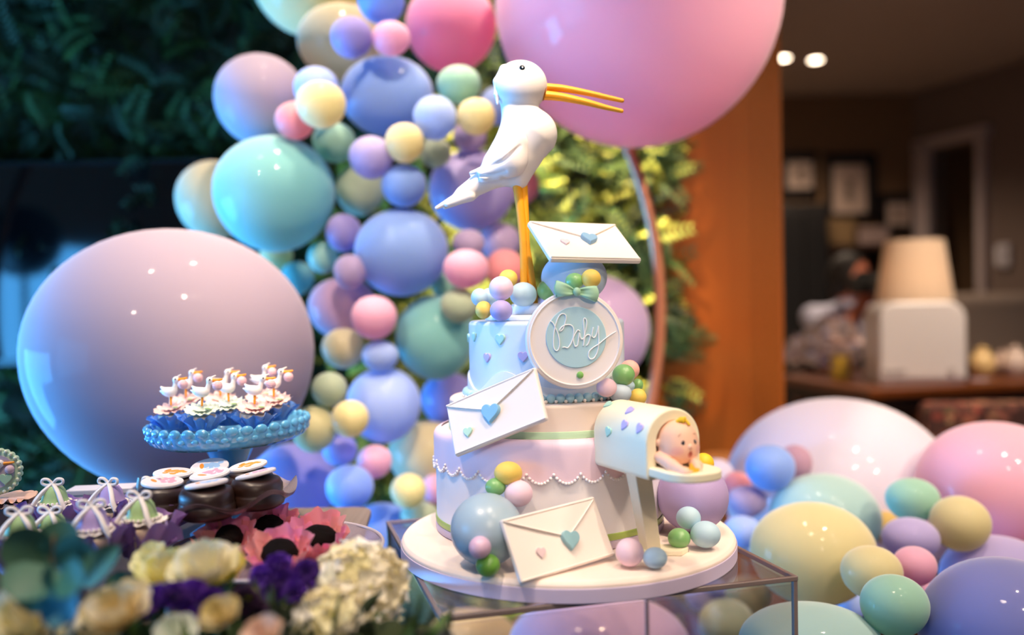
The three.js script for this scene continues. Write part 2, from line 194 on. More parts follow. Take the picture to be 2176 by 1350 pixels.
// ------------------------------------------------------------------ balloons: x, y, half width, half height in the photo's frame, distance, colour, label
const BC = { lg: '#a99aac', gp: '#f4bfd6', hp: '#f09cc0', lp: '#ecb4cf', sp: '#f0a0a6', yl: '#e9dda4', bg: '#d3c6a0', bl: '#8fb3ee', lb: '#adc6f4', mt: '#a0ceba', tl: '#88cac6', lv: '#b9aee0', pu: '#9c92ce', pg: '#bccbb0', dp: '#caa2ba', wl: '#e8e0f0', ms: '#cdb062', id: '#8084c4', pt: '#aacdcc', mv: '#bba8cc', yg: '#ddd2a0', pl: '#c9aed2' };
const BALLOONS = [
  [350, 765, 318, 279, 1.42, 'lg', 'giant lilac-grey balloon behind the cake stands, blue-lit on its left'],
  [1361, 4, 308, 310, 1.72, 'gp', 'giant pink balloon hanging above and behind the stork'],
  [682, 223, 54, 51, 1.56, 'yl', 'pale yellow small balloon covering part of a pink one, upper left of garland'],
  [627, 257, 43, 41, 1.60, 'sp', 'small pink balloon tucked under the upper left pale yellow balloon'],
  [672, 188, 48, 47, 1.64, 'lb', 'small light blue balloon peeking above the upper left pale yellow balloon'],
  [860, 304, 42, 43, 1.58, 'yl', 'small pale yellow balloon between a lilac and a light blue balloon, left of the stork'],
  [924, 251, 46, 48, 1.60, 'lb', 'small light blue balloon left of the pale yellow balloon nearest the stork neck'],
  [1012, 248, 41, 40, 1.60, 'yl', 'small pale yellow balloon right beside the stork neck'],
  [975, 180, 47, 42, 1.64, 'mt', 'small mint balloon left of the stork head'],
  [788, 335, 47, 46, 1.60, 'lv', 'small lilac balloon left of the central small pale yellow balloon'],
  [831, 82, 41, 38, 1.60, 'lp', 'small light pink balloon in front of the deep pink balloon, near the top'],
  [747, 80, 45, 46, 1.60, 'pu', 'small purple balloon in front of a large beige one, near the top'],
  [810, 3, 50, 50, 1.64, 'bl', 'blue balloon cut by the top edge of the photo'],
  [858, 395, 48, 46, 1.62, 'bl', 'small blue balloon above the large shiny blue balloon in the middle'],
  [853, 537, 100, 93, 1.66, 'bl', 'large shiny blue balloon in the middle of the garland, left of the stork legs'],
  [822, 205, 99, 87, 1.72, 'bl', 'large blue balloon high in the garland, above the small lilac balloon'],
  [581, 412, 131, 124, 1.66, 'tl', 'large teal balloon above the giant lilac-grey balloon'],
  [552, 212, 99, 99, 1.74, 'lg', 'mauve-grey balloon at the upper left edge of the garland'],
  [958, 58, 97, 98, 1.80, 'hp', 'deep pink balloon left of the giant pink balloon'],
  [727, 90, 97, 84, 1.80, 'bg', 'large beige balloon behind the small purple one, near the top'],
  [655, -45, 124, 125, 1.82, 'yl', 'big pale yellow balloon cut by the top edge, upper left'],
  [710, 303, 46, 43, 1.72, 'mt', 'small muted mint balloon right above the large teal balloon'],
  [925, 325, 34, 32, 1.70, 'pg', 'small pale green balloon half hidden under a light blue one, left of the stork'],
  [998, 290, 36, 34, 1.74, 'mv', 'small mauve balloon hidden under the pale yellow balloon by the stork neck'],
  [1060, 225, 42, 42, 1.78, 'lb', 'light blue balloon mostly hidden behind the stork neck'],
  [1002, 405, 91, 87, 1.80, 'lv', 'large lavender balloon directly behind the stork tail'],
  [765, 405, 52, 54, 1.78, 'pg', 'pale green balloon half hidden between teal and small blue balloons'],
  [455, 425, 84, 84, 1.86, 'bg', 'beige balloon half hidden behind the large teal balloon, left edge of garland'],
  [730, 495, 38, 41, 1.66, 'pu', 'small purple balloon left of the large shiny blue balloon'],
  [686, 548, 33, 33, 1.70, 'mt', 'small mint balloon below the large teal balloon'],
  [744, 578, 35, 37, 1.62, 'mv', 'small pinkish lilac balloon below the small purple one left of the shiny blue'],
  [587, 545, 36, 32, 1.86, 'yl', 'small yellow balloon in shade just below the large teal balloon'],
  [632, 592, 36, 36, 1.84, 'tl', 'small teal balloon in shade above the giant lilac-grey balloon'],
  [990, 572, 48, 42, 1.60, 'lp', 'pink balloon just left of the stork feet'],
  [996, 518, 34, 31, 1.68, 'mv', 'small mauve balloon under the large lavender balloon'],
  [1072, 572, 42, 42, 1.74, 'sp', 'salmon pink balloon behind the stork feet'],
  [1062, 515, 44, 42, 1.84, 'mv', 'dusky mauve balloon behind the stork legs'],
  [1112, 395, 34, 38, 1.90, 'sp', 'sliver of pink balloon behind the top of the stork legs'],
  [795, 675, 49, 47, 1.60, 'lp', 'light pink balloon in front of a dusty pink one, below the shiny blue balloon'],
  [728, 655, 74, 66, 1.72, 'dp', 'dusty pink balloon beside the right edge of the giant lilac-grey balloon'],
  [729, 741, 46, 43, 1.66, 'bg', 'beige balloon below the dusty pink balloon'],
  [808, 757, 39, 33, 1.62, 'lb', 'small pale blue balloon left of the dark teal balloon'],
  [925, 718, 84, 90, 1.70, 'tl', 'large dark teal balloon left of the top cake tier'],
  [975, 650, 39, 37, 1.62, 'pg', 'small pale green balloon beside the sugar balls on top of the cake'],
  [948, 608, 32, 30, 1.78, 'mt', 'small mint balloon between the shiny blue and the pale green balloon'],
  [700, 828, 38, 37, 1.58, 'pg', 'small pale green balloon right of the duck-topped sweets'],
  [744, 891, 40, 40, 1.54, 'yl', 'small bright yellow balloon right of the blue cake stand'],
  [667, 913, 48, 50, 1.58, 'yg', 'yellow-beige balloon touching the right rim of the blue cake stand'],
  [815, 862, 79, 81, 1.66, 'lb', 'large periwinkle balloon between yellow balloon and the cake'],
  [955, 850, 60, 58, 1.84, 'pu', 'dark purple balloon behind the left edge of the cake'],
  [905, 968, 80, 74, 1.76, 'bg', 'large beige balloon left of the bottom cake tier'],
  [722, 957, 38, 34, 1.64, 'lv', 'small lavender balloon under the yellow balloons'],
  [796, 982, 37, 36, 1.60, 'lp', 'small pink balloon above the blue balloon by the table edge'],
  [743, 1037, 51, 49, 1.56, 'bl', 'blue balloon right behind the table corner'],
  [868, 1044, 38, 38, 1.62, 'yl', 'small pale yellow balloon left of the bottom cake tier'],
  [926, 1040, 30, 32, 1.70, 'lp', 'pink balloon sliver at the left edge of the bottom tier'],
  [892, 1100, 43, 36, 1.68, 'pg', 'pale green balloon above the back corner of the clear plinth'],
  [620, 1035, 98, 94, 1.80, 'lv', 'lavender balloon in shade behind the chocolate cakes'],
  [812, 1135, 74, 66, 1.66, 'bl', 'blue balloon low between table corner and clear plinth'],
  [855, 1275, 66, 80, 1.62, 'tl', 'teal balloon seen through the left side of the clear plinth'],
  [770, 1215, 50, 46, 1.74, 'lb', 'light blue balloon behind the white hydrangea'],
  [1257, 705, 124, 122, 1.94, 'pl', 'pale lilac balloon behind the round name plaque'],
  // pile on the right
  [1792, 1065, 254, 218, 1.80, 'wl', 'giant white-lilac balloon at right with two bright lamp reflections'],
  [1637, 995, 54, 50, 1.56, 'bl', 'blue balloon in front of the giant white-lilac balloon'],
  [1690, 985, 37, 40, 1.62, 'dp', 'mauve balloon just behind the blue one on the giant white-lilac balloon'],
  [1588, 1066, 43, 34, 1.58, 'mv', 'mauve balloon right of the large lilac sugar ball'],
  [1578, 1131, 41, 35, 1.54, 'lb', 'light blue balloon right of the cake board edge'],
  [1566, 1036, 32, 34, 1.68, 'sp', 'salmon balloon sliver under the giant white-lilac balloon'],
  [1525, 1015, 36, 40, 1.74, 'wl', 'pale lilac balloon sliver behind the large lilac sugar ball'],
  [1730, 1180, 138, 112, 1.32, 'yg', 'large pale yellow balloon right of the clear plinth with a row of lamp glints'],
  [1755, 1108, 122, 101, 1.58, 'pt', 'pale teal balloon behind the large pale yellow balloon'],
  [1853, 1218, 68, 58, 1.19, 'yg', 'small yellow-green balloon in front of the large pale yellow balloon'],
  [1902, 1289, 76, 68, 1.09, 'mt', 'mint green balloon low at right, in front of a yellow-green one'],
  [1944, 1204, 49, 43, 1.22, 'lp', 'small pink balloon above the low mint green balloon'],
  [1936, 1146, 65, 46, 1.36, 'lv', 'lavender balloon between mint, cream and small pink balloons'],
  [2041, 1114, 68, 60, 1.36, 'yg', 'cream balloon overlapping the big pink balloon at right'],
  [1940, 1063, 61, 47, 1.42, 'mt', 'mint balloon left of the big pink balloon'],
  [2125, 1045, 184, 148, 1.54, 'gp', 'big pink balloon at the right edge with several lamp glints'],
  [1885, 1122, 38, 36, 1.56, 'ms', 'small mustard balloon between pale teal and lavender balloons'],
  [2150, 1362, 202, 177, 1.08, 'id', 'big periwinkle balloon in the lower right corner'],
  [2125, 1236, 134, 97, 1.36, 'lv', 'lavender balloon behind the lower right corner balloon'],
  [1726, 1376, 160, 92, 1.10, 'pt', 'pale mint balloon cut by the bottom edge beside the plinth'],
  [1806, 1289, 34, 34, 1.38, 'lb', 'small grey-blue balloon between yellow-green and mint balloons, low right'],
  [1979, 1262, 24, 24, 1.30, 'lp', 'tiny pink balloon right of the low mint green balloon'],
  [1275, 1385, 195, 122, 1.50, 'mv', 'large mauve balloon seen through the front of the clear plinth'],
  [1000, 1372, 105, 78, 1.62, 'bg', 'beige balloon seen through the left of the plinth front'],
  [1545, 1330, 62, 58, 1.56, 'pg', 'pale green balloon seen through the right of the plinth front'],
  [1590, 1268, 50, 46, 1.66, 'yg', 'yellow balloon seen through the plinth near its right corner'],
  [1500, 1262, 46, 42, 1.74, 'pu', 'purple balloon seen through the plinth under the cake board'],
];
{ const eggGeo = grid(48, 32, (u, v) => { const a = u * 2 * Math.PI, t = v * Math.PI, s = Math.sin(t), y = -Math.cos(t); return [-Math.cos(a) * s * (1 + 0.05 * y), y, Math.sin(a) * s * (1 + 0.05 * y)]; }, true);
  const knotGeo = lathe([[0.001, 0.02], [0.05, 0], [0.035, -0.05], [0.075, -0.11], [0.06, -0.115], [0.001, -0.08]], 16);
  const mats = {}; for (const k in BC) mats[k] = M(BC[k], 0.92, { clearcoat: k === 'lg' ? 0.12 : 0.34, clearcoatRoughness: 0.06, transmission: k === 'lg' ? 0.2 : 0.45, thickness: 0 });
  const placed = [];
  for (const [x, y, rx, ry, d0, c, label] of BALLOONS) {
    const cx = Math.cos(Math.atan((x - W / 2) / F)), cy = Math.cos(Math.atan((y - H / 2) / F));
    let d = d0, q, r;
    for (let k = 0; k < 120; k++) { d = d0 + Math.ceil(k / 2) * 0.012 * (k % 2 ? 1 : -0.6); const e = ((rx + ry) / 2 / F) ** 2, f = Math.sqrt(1 - e); q = P(W / 2 + (x - W / 2) * (1 - e), H / 2 + (y - H / 2) * (1 - e), d); r = [rx * cx * f * d / F, ry * cy * f * d / F]; if (!placed.some((o) => o.q.distanceTo(q) < (o.r + (r[0] + r[1]) / 2) * 0.9)) break; }
    placed.push({ q, r: (r[0] + r[1]) / 2 });
    const g = thing('balloon', label, 'balloon', q); g.rotation.z = CAMQ.z * 2;
    const o = new THREE.Group(); // tilt so that the knot points back into the cluster
    const b = mesh('envelope', eggGeo, mats[c], g); b.scale.set(r[0], r[1], (r[0] + r[1]) / 2);
    const k = mesh('knot', knotGeo, mats[c], g, V(0, -r[1] * 0.55, -(r[0] + r[1]) / 2 * 0.83), [0.98, 0, 0]); k.scale.setScalar((r[0] + r[1]) / 2 * 0.8);
  } }

// ------------------------------------------------------------------ plinth, board, cake
const boardTop = P(1205, 1149, 1.044).y, AX = P(1164, 900, 1.13), axY = (h) => EYE - h;
const boardC = P(1205, 1149, 1.098), cakeX = AX.x, cakeZ = AX.z;
const fond = (c, r = 0.55, more = {}) => M(c, r, { sheen: 0.2, sheenColor: new THREE.Color(c), sheenRoughness: 0.6, bumpMap: grainBump, bumpScale: 0.00015, ...more });
{ const y0 = boardTop - 0.024, S = 0.405, T = 0.006, g = thing('acrylic_plinth', 'square clear acrylic plinth carrying the cake board', 'plinth', V(0.064, 0, -1.106)); g.rotation.y = 15.6 * RAD;
  const clear = M(0xfaf6f4, 0.0, { transmission: 1, thickness: 0, ior: 1.49 }), edge = M(0x8f7f7c, 0.25, { transmission: 0.35, thickness: 0, ior: 1.49 }), hgt = y0 - 0.004;
  mesh('top_panel', box(S - 0.002, T, S - 0.002), clear, g, V(0, y0 - T / 2, 0));
  for (const [n, x, z, ry] of [['front_panel', 0, S / 2, 0], ['back_panel', 0, -S / 2, 0], ['side_panel', S / 2, 0, Math.PI / 2], ['side_panel', -S / 2, 0, Math.PI / 2]]) mesh(n, box(S - 0.008, hgt - 0.012, 0.005), clear, g, V(x * 0.985, hgt / 2, z * 0.985), [0, ry, 0]);
  const e = 0.0055; for (const [x, z] of [[1, 1], [-1, 1], [1, -1], [-1, -1]]) mesh('corner_edge', box(e, hgt, e, 0.001), edge, g, V(x * (S / 2 - e / 2), hgt / 2, z * (S / 2 - e / 2)));
  for (const s of [1, -1]) mesh('rim_edge', box(S, e, e, 0.001), edge, g, V(0, y0 - e / 2, s * (S / 2 - e / 2 + 0.0006))), mesh('rim_edge', box(e, e, S, 0.001), edge, g, V(s * (S / 2 - e / 2 + 0.0006), y0 - e / 2, 0));
}
{ const R = 0.207, g = thing('cake_board', 'round cream cake board edged with a lilac satin ribbon', 'cake board', V(boardC.x, boardTop - 0.024, boardC.z));
  mesh('board_top', lathe([[0.001, 0.024], [R - 0.008, 0.024], [R - 0.003, 0.0225], [R - 0.0002, 0.019], [R, 0.016], [R - 0.001, 0.0002], [0.001, 0.0002]], 128), fond('#f6e4da', 0.6), g);
  mesh('ribbon', lathe([[R + 0.0002, 0.0005], [R + 0.0012, 0.001], [R + 0.0012, 0.0155], [R + 0.0002, 0.016]], 128), M('#cdbfdb', 0.35, { anisotropy: 0.6, sheen: 0.4, sheenColor: new THREE.Color('#dccdee') }), g, null).userData.label = 'lilac satin ribbon'; }
const TIER = [[0.1455, 0.283, 0.158], [0.1265, 0.158, 0.118], [0.1, 0.118, 0.021]];   // radius, base and top below the eye
{ const g = thing('cake', 'three-tier fondant cake with pink scalloped band, cream middle and pale blue top tier', 'cake', V(cakeX, boardTop, cakeZ));
  const yb = (h) => EYE - h - boardTop;
  const tier = (name, i, mat, round, label) => { const [R, b, t] = TIER[i], y0 = yb(b), y1 = yb(t), pts = [[0.001, y0], [R, y0]]; for (let k = 0; k <= 8; k++) { const a = k / 8 * Math.PI / 2; pts.push([R - round + round * Math.cos(a), y1 - round + round * Math.sin(a)]); } pts.push([0.001, y1]); const m = mesh(name, lathe(pts, 128), mat, g); m.userData.label = label; return m; };
  const t0 = tier('bottom_tier', 0, fond('#f7f3f8', 0.42), 0.010, 'pearly white bottom tier');
  const t1 = tier('middle_tier', 1, fond('#f3e2d8'), 0.004, 'low cream middle tier');
  const t2 = tier('top_tier', 2, fond('#d6e5f7', 0.5), 0.006, 'pale blue top tier');
  const [R0, b0, tp0] = TIER[0], N = 30;
  const low = (a) => { const s = ((a / (2 * Math.PI) * N) % 1 + 1) % 1; return yb(tp0) - 0.036 - 0.0105 * (1 - (2 * s - 1) ** 2); };
  mesh('scalloped_band', grid(N * 10, 16, (u, v) => {
    const a = u * 2 * Math.PI, top = yb(tp0), k = v * 1.0, r = R0 + 0.0022;
    if (k > 0.3) { const t = (k - 0.3) / 0.7; const y = lerp(low(a), top - 0.0075, Math.min(t * 1.5, 1)); if (t * 1.5 <= 1) return [Math.sin(a) * r, y, Math.cos(a) * r]; const q = (t - 0.667) / 0.333 * Math.PI / 2, rr0 = 0.010; return [Math.sin(a) * (r - rr0 + rr0 * Math.cos(q)), top - 0.0075 + rr0 * Math.sin(q) * 0.99, Math.cos(a) * (r - rr0 + rr0 * Math.cos(q))]; }
    const t = k / 0.3; return [Math.sin(a) * (R0 - 0.0005 + 0.0027 * t), low(a), Math.cos(a) * (R0 - 0.0005 + 0.0027 * t)];
  }), fond('#f6d9e8', 0.5), t0).userData.label = 'pink lilac scalloped band';
  const pearl = new THREE.SphereGeometry(0.0018, 10, 8), ps = []; for (let i = 0; i < N * 9; i++) { const a = i / (N * 9) * 2 * Math.PI; ps.push(moved(pearl, Math.sin(a) * (R0 + 0.0026), low(a), Math.cos(a) * (R0 + 0.0026))); }
  tag(mesh('pearl_trim', merge(ps), M('#fbf6f8', 0.25), t0), 'tiny white sugar pearls', null, null, 'stuff');
  const band = (n, R, y0, y1, mat, par, label) => { const m = mesh(n, lathe([[R - 0.001, y0], [R + 0.0012, y0 + 0.0004], [R + 0.0016, (y0 + y1) / 2], [R + 0.0012, y1 - 0.0004], [R - 0.001, y1]], 128), mat, par); m.userData.label = label; };
  band('ribbon', R0, 0.0006, 0.010, M('#c7b4c8', 0.4), t0, 'mauve ribbon'); band('ribbon', R0, 0.0102, 0.0185, M('#a9bf62', 0.4), t0, 'green ribbon');
  const R1 = TIER[1][0]; band('ribbon', R1, yb(0.158) + 0.0006, yb(0.158) + 0.0095, fond('#bfe0bc'), t1, 'pale mint fondant strip');
  // bead border round the top tier
  const R2 = TIER[2][0], yb2 = yb(0.118), bead = new THREE.SphereGeometry(0.0058, 14, 10), bm = fond('#a8d2e2', 0.45), dots = [], NB = 58;
  for (let i = 0; i < NB; i++) { const a = i / NB * 2 * Math.PI; mesh('bead', bead, bm, t2, V(Math.sin(a) * (R2 + 0.0045), yb2 + 0.0052, Math.cos(a) * (R2 + 0.0045))); dots.push(moved(new THREE.SphereGeometry(0.0022, 8, 6), Math.sin(a + Math.PI / NB) * (R2 + 0.0085), yb2 + 0.0022, Math.cos(a + Math.PI / NB) * (R2 + 0.0085))); }
  tag(mesh('dot_trim', merge(dots), M('#fbeee4', 0.4), t2), 'tiny white dots between the beads', null, null, 'stuff');
  // wavy cloud band at the foot of the top tier
  const wave = (a) => yb2 + 0.024 + 0.011 * Math.sin(a * 5 + 4.1) + 0.003 * Math.sin(a * 9 + 1);
  mesh('wave_band', grid(120, 6, (u, v) => { const a = u * 2 * Math.PI, y = v < 0.5 ? lerp(yb2, wave(a), v * 2) : wave(a), r = v < 0.5 ? R2 + 0.0028 : lerp(R2 + 0.0028, R2 - 0.0005, (v - 0.5) * 2); return [Math.sin(a) * r, y, Math.cos(a) * r]; }), fond('#e6eefa'), t2).userData.label = 'wavy white-blue band';
  const hg = heart(0.0105, 0.0022), HC = { m: fond('#aee0d2'), v: fond('#c3b6e8') };
  const onTier = (par, R, px, py, c, s = 1) => { const dir = P(px, py, 1).sub(V(0, EYE, 0)), ox = -cakeX, oz = -cakeZ, A = dir.x ** 2 + dir.z ** 2, B = 2 * (dir.x * ox + dir.z * oz), C = ox * ox + oz * oz - R * R, D = B * B - 4 * A * C, t = D > 0 ? (-B - Math.sqrt(D)) / (2 * A) : -B / (2 * A), p = V(dir.x * t, EYE + dir.y * t, dir.z * t), a = Math.atan2(p.x - cakeX, p.z - cakeZ); const h = mesh('heart', hg, c, par, V(p.x - cakeX, p.y - boardTop, p.z - cakeZ), [0, a, 0]); h.scale.setScalar(s); };
  onTier(t2, R2, 1009, 716, HC.m); onTier(t2, R2, 1064, 721, HC.m, 1.15); onTier(t2, R2, 1036, 760, HC.v); onTier(t2, R2, 1112, 758, HC.v, 1.1); onTier(t2, R2, 997, 718, HC.m);
  // small pedestal on top
  const top = yb(0.021), p1 = mesh('top_plate', lathe([[0.001, 0.0002], [0.078, 0.0002], [0.079, 0.002], [0.079, 0.0055], [0.077, 0.007], [0.001, 0.007]], 96), fond('#eef2fb'), g, V(0, top, 0)); p1.userData.label = 'white top plate';
  mesh('top_drum', lathe([[0.001, 0.007], [0.046, 0.007], [0.046, 0.018], [0.043, 0.021], [0.001, 0.021]], 96), fond('#f2f2f8'), p1);
}

// sugar balls: x, y, rx, ry, distance, colour, label
const SC = { yl: '#f0cd62', pk: '#f3d2e2', bl: '#b8d8ea', sb: '#b6d3e8', lv: '#b6a8e0', gr: '#82b972', dg: '#6ea840', gl: '#b5cdd8', sp: '#f2b8ac', ll: '#dcb8d4', bb: '#bfd2e4', pl: '#b49fcf', gy: '#a7bfd0', by: '#f0c528' };
const BALLS = [
  [1080, 592, 20, 19, 1.10, 'yl', 'yellow sugar ball behind the pale pink ball by the stork feet'],
  [1065, 613, 26, 26, 1.06, 'pk', 'pale pink sugar ball topmost of the cluster left of the stork feet'],
  [1112, 626, 29, 26, 1.08, 'bl', 'pale blue sugar ball right below the stork legs'],
  [1019, 632, 18, 19, 1.09, 'bl', 'leftmost small blue sugar ball on the cake top'],
  [1041, 631, 19, 19, 1.105, 'bl', 'small blue sugar ball tucked behind the pale pink ball on the cake top'],
  [1028, 659, 18, 19, 1.07, 'yl', 'pale yellow sugar ball at the left edge of the top plate'],
  [1065, 660, 24, 22, 1.05, 'lv', 'lilac sugar ball resting on the front of the top plate'],
  [1163, 617, 22, 22, 1.075, 'gr', 'green sugar ball between the stork feet and the round plaque'],
  [1221, 598, 20, 18, 1.03, 'gr', 'green sugar ball half hidden behind the mint bow'],
  [1256, 592, 21, 20, 1.025, 'yl', 'yellow sugar ball above the right loop of the mint bow'],
  [1220, 590, 70, 55, 1.08, 'bb', 'big blue sugar ball under the topmost envelope'],
  [1338, 786, 21, 21, 1.075, 'sp', 'salmon sugar ball behind the green ball right of the plaque'],
  [1325, 797, 24, 23, 1.045, 'gr', 'green sugar ball touching the right rim of the plaque'],
  [1289, 824, 22, 20, 1.025, 'pk', 'pale pink sugar ball under the lower right rim of the plaque'],
  [1318, 836, 24, 20, 1.04, 'bb', 'blue sugar ball low behind the mailbox roof'],
  [1338, 820, 11, 11, 1.075, 'bl', 'tiny blue sugar ball squeezed among the balls above the mailbox'],
  [1355, 818, 12, 13, 1.085, 'gr', 'small green sugar ball at the right end of the cluster above the mailbox'],
  [1356, 844, 18, 18, 1.05, 'yl', 'yellow sugar ball right behind the mailbox roof'],
  [1080, 1006, 30, 25, 0.975, 'yl', 'yellow sugar ball on the scalloped band of the bottom tier'],
  [1053, 1035, 22, 19, 0.972, 'gr', 'green sugar ball stuck on the bottom tier above the large grey-blue ball'],
  [1102, 1049, 30, 28, 0.968, 'pk', 'pale pink sugar ball stuck on the bottom tier beside a green one'],
  [1034, 1125, 77, 76, 0.947, 'gy', 'large pearly grey-blue sugar ball on the front left of the board'],
  [1020, 1164, 24, 24, 0.902, 'll', 'glossy mauve-pink sugar ball in front of the large grey-blue ball'],
  [1037, 1202, 26, 24, 0.909, 'dg', 'dark green sugar ball lowest at the front of the board'],
  [1338, 1174, 30, 30, 0.932, 'pk', 'pale pink sugar ball right of the lower envelope'],
  [1392, 1186, 26, 22, 0.925, 'sb', 'blue sugar ball in front of the mailbox foot'],
  [1472, 1055, 75, 74, 1.066, 'pl', 'large lilac sugar ball under the mailbox flap'],
  [1463, 1101, 26, 24, 1.01, 'bl', 'pale blue sugar ball leaning high on the large lilac ball'],
  [1499, 1136, 32, 28, 0.995, 'bl', 'pale blue sugar ball rightmost on the board'],
  [1443, 1144, 24, 21, 0.99, 'gr', 'green sugar ball on the board right of the mailbox post'],
  [1495, 985, 22, 22, 1.07, 'by', 'bright yellow sugar ball behind the mailbox opening'],
];
{ const sg = new THREE.SphereGeometry(1, 40, 28), glossy = new Set(['gy', 'll', 'gr', 'dg']), mats = {};
  for (const k in SC) mats[k] = fond(SC[k], glossy.has(k) ? 0.36 : 0.55, glossy.has(k) ? { clearcoat: 0.35, clearcoatRoughness: 0.25 } : {});
  for (const [x, y, rx, ry, d, c, label] of BALLS) { const o = mesh('sugar_ball', sg, mats[c], scene, P(x, y, d)); o.scale.set(rx * d / F, ry * d / F, (rx + ry) / 2 * d / F); tag(o, label, 'sugar ball'); } }

// ------------------------------------------------------------------ envelopes
function envelope(tl, tr, bl, label, sealC, hu, hv, smallC, su, sv, hs = 1) {
  const A = P(...tl), B = P(...tr), C = P(...bl), right = B.clone().sub(A), w = right.length(); right.normalize();
  let up = A.clone().sub(C); up.addScaledVector(right, -up.dot(right)); const h = up.length(); up.normalize(); const n = right.clone().cross(up);
  const g = thing('fondant_envelope', label, 'envelope', A.clone().addScaledVector(right, w / 2).addScaledVector(up, -h));
  g.quaternion.setFromRotationMatrix(new THREE.Matrix4().makeBasis(right, up, n));
  const T = 0.0075, cream = fond('#f7ece4', 0.6), sheet = box(w, h, T, 0.0026), p = sheet.attributes.position;
  for (let i = 0; i < p.count; i++) { const x = p.getX(i), y = p.getY(i); p.setXY(i, x + Math.sin(y * 260) * 0.0005, y + Math.sin(x * 190 + 2) * 0.0005); }
  mesh('sheet', sheet, cream, g, V(0, h / 2, -T / 2));
  const a = V(-w / 2 + 0.004, h - 0.004, 0.0006), b = V(w / 2 - 0.004, h - 0.004, 0.0006), c = V((hu - 0.5) * w, h * hv + 0.004, 0.0006);
  const s = new THREE.Shape(); s.moveTo(a.x, a.y); s.lineTo(b.x, b.y); s.lineTo(c.x, c.y); s.closePath();
  mesh('flap', new THREE.ExtrudeGeometry(s, { depth: 0.0006, bevelEnabled: true, bevelSize: 0.0008, bevelThickness: 0.0005, bevelSegments: 2 }), cream, g);
  mesh('flap_ridge', tube([a, a.clone().lerp(c, 0.5).add(V(0, -0.0005, 0.0006)), c], 0.0009, 0.0008, 16, 8), cream, g, V(0, 0, 0.0008)); mesh('flap_ridge', tube([b, b.clone().lerp(c, 0.5).add(V(0, -0.0005, 0.0006)), c], 0.0009, 0.0008, 16, 8), cream, g, V(0, 0, 0.0008));
  const e = 0.0022; mesh('rim', tube([V(-w / 2 + e, h - e, 0), V(w / 2 - e, h - e, 0)], 0.0014, 0.0014, 2), cream, g); mesh('rim', tube([V(-w / 2 + e, e, 0), V(w / 2 - e, e, 0)], 0.0011, 0.0011, 2), cream, g);
  const hm = mesh('heart_seal', heart(0.0195 * hs, 0.0045), fond(sealC, 0.5), g, V((hu - 0.5) * w, h * hv, 0.0012), [0, 0, -0.28]); hm.userData.label = 'blue heart seal';
  mesh('small_heart', heart(0.0105, 0.0018), fond(smallC), g, V((su - 0.5) * w, h * sv, 0.0006), [0, 0, -0.2]);
}
envelope([1122, 470, 1.07], [1308, 477, 1.118], [1165, 548, 1.01], 'white fondant envelope lying tilted on the big blue ball at the top', '#86b2d4', 0.545, 0.5, '#dccbd6', 0.26, 0.42, 0.95);
envelope([946, 861, 1.03], [1135, 780, 0.99], [962, 972, 1.0], 'white fondant envelope leaning across the left of the middle tier', '#86bfe0', 0.47, 0.49, '#bfe6cf', 0.19, 0.33, 1.05);
envelope([1065, 1105, 0.909], [1262, 1055, 0.982], [1133, 1234, 0.893], 'cream fondant envelope standing on the board against the bottom tier', '#93bfca', 0.58, 0.42, '#e6cbd0', 0.26, 0.36, 1.0);

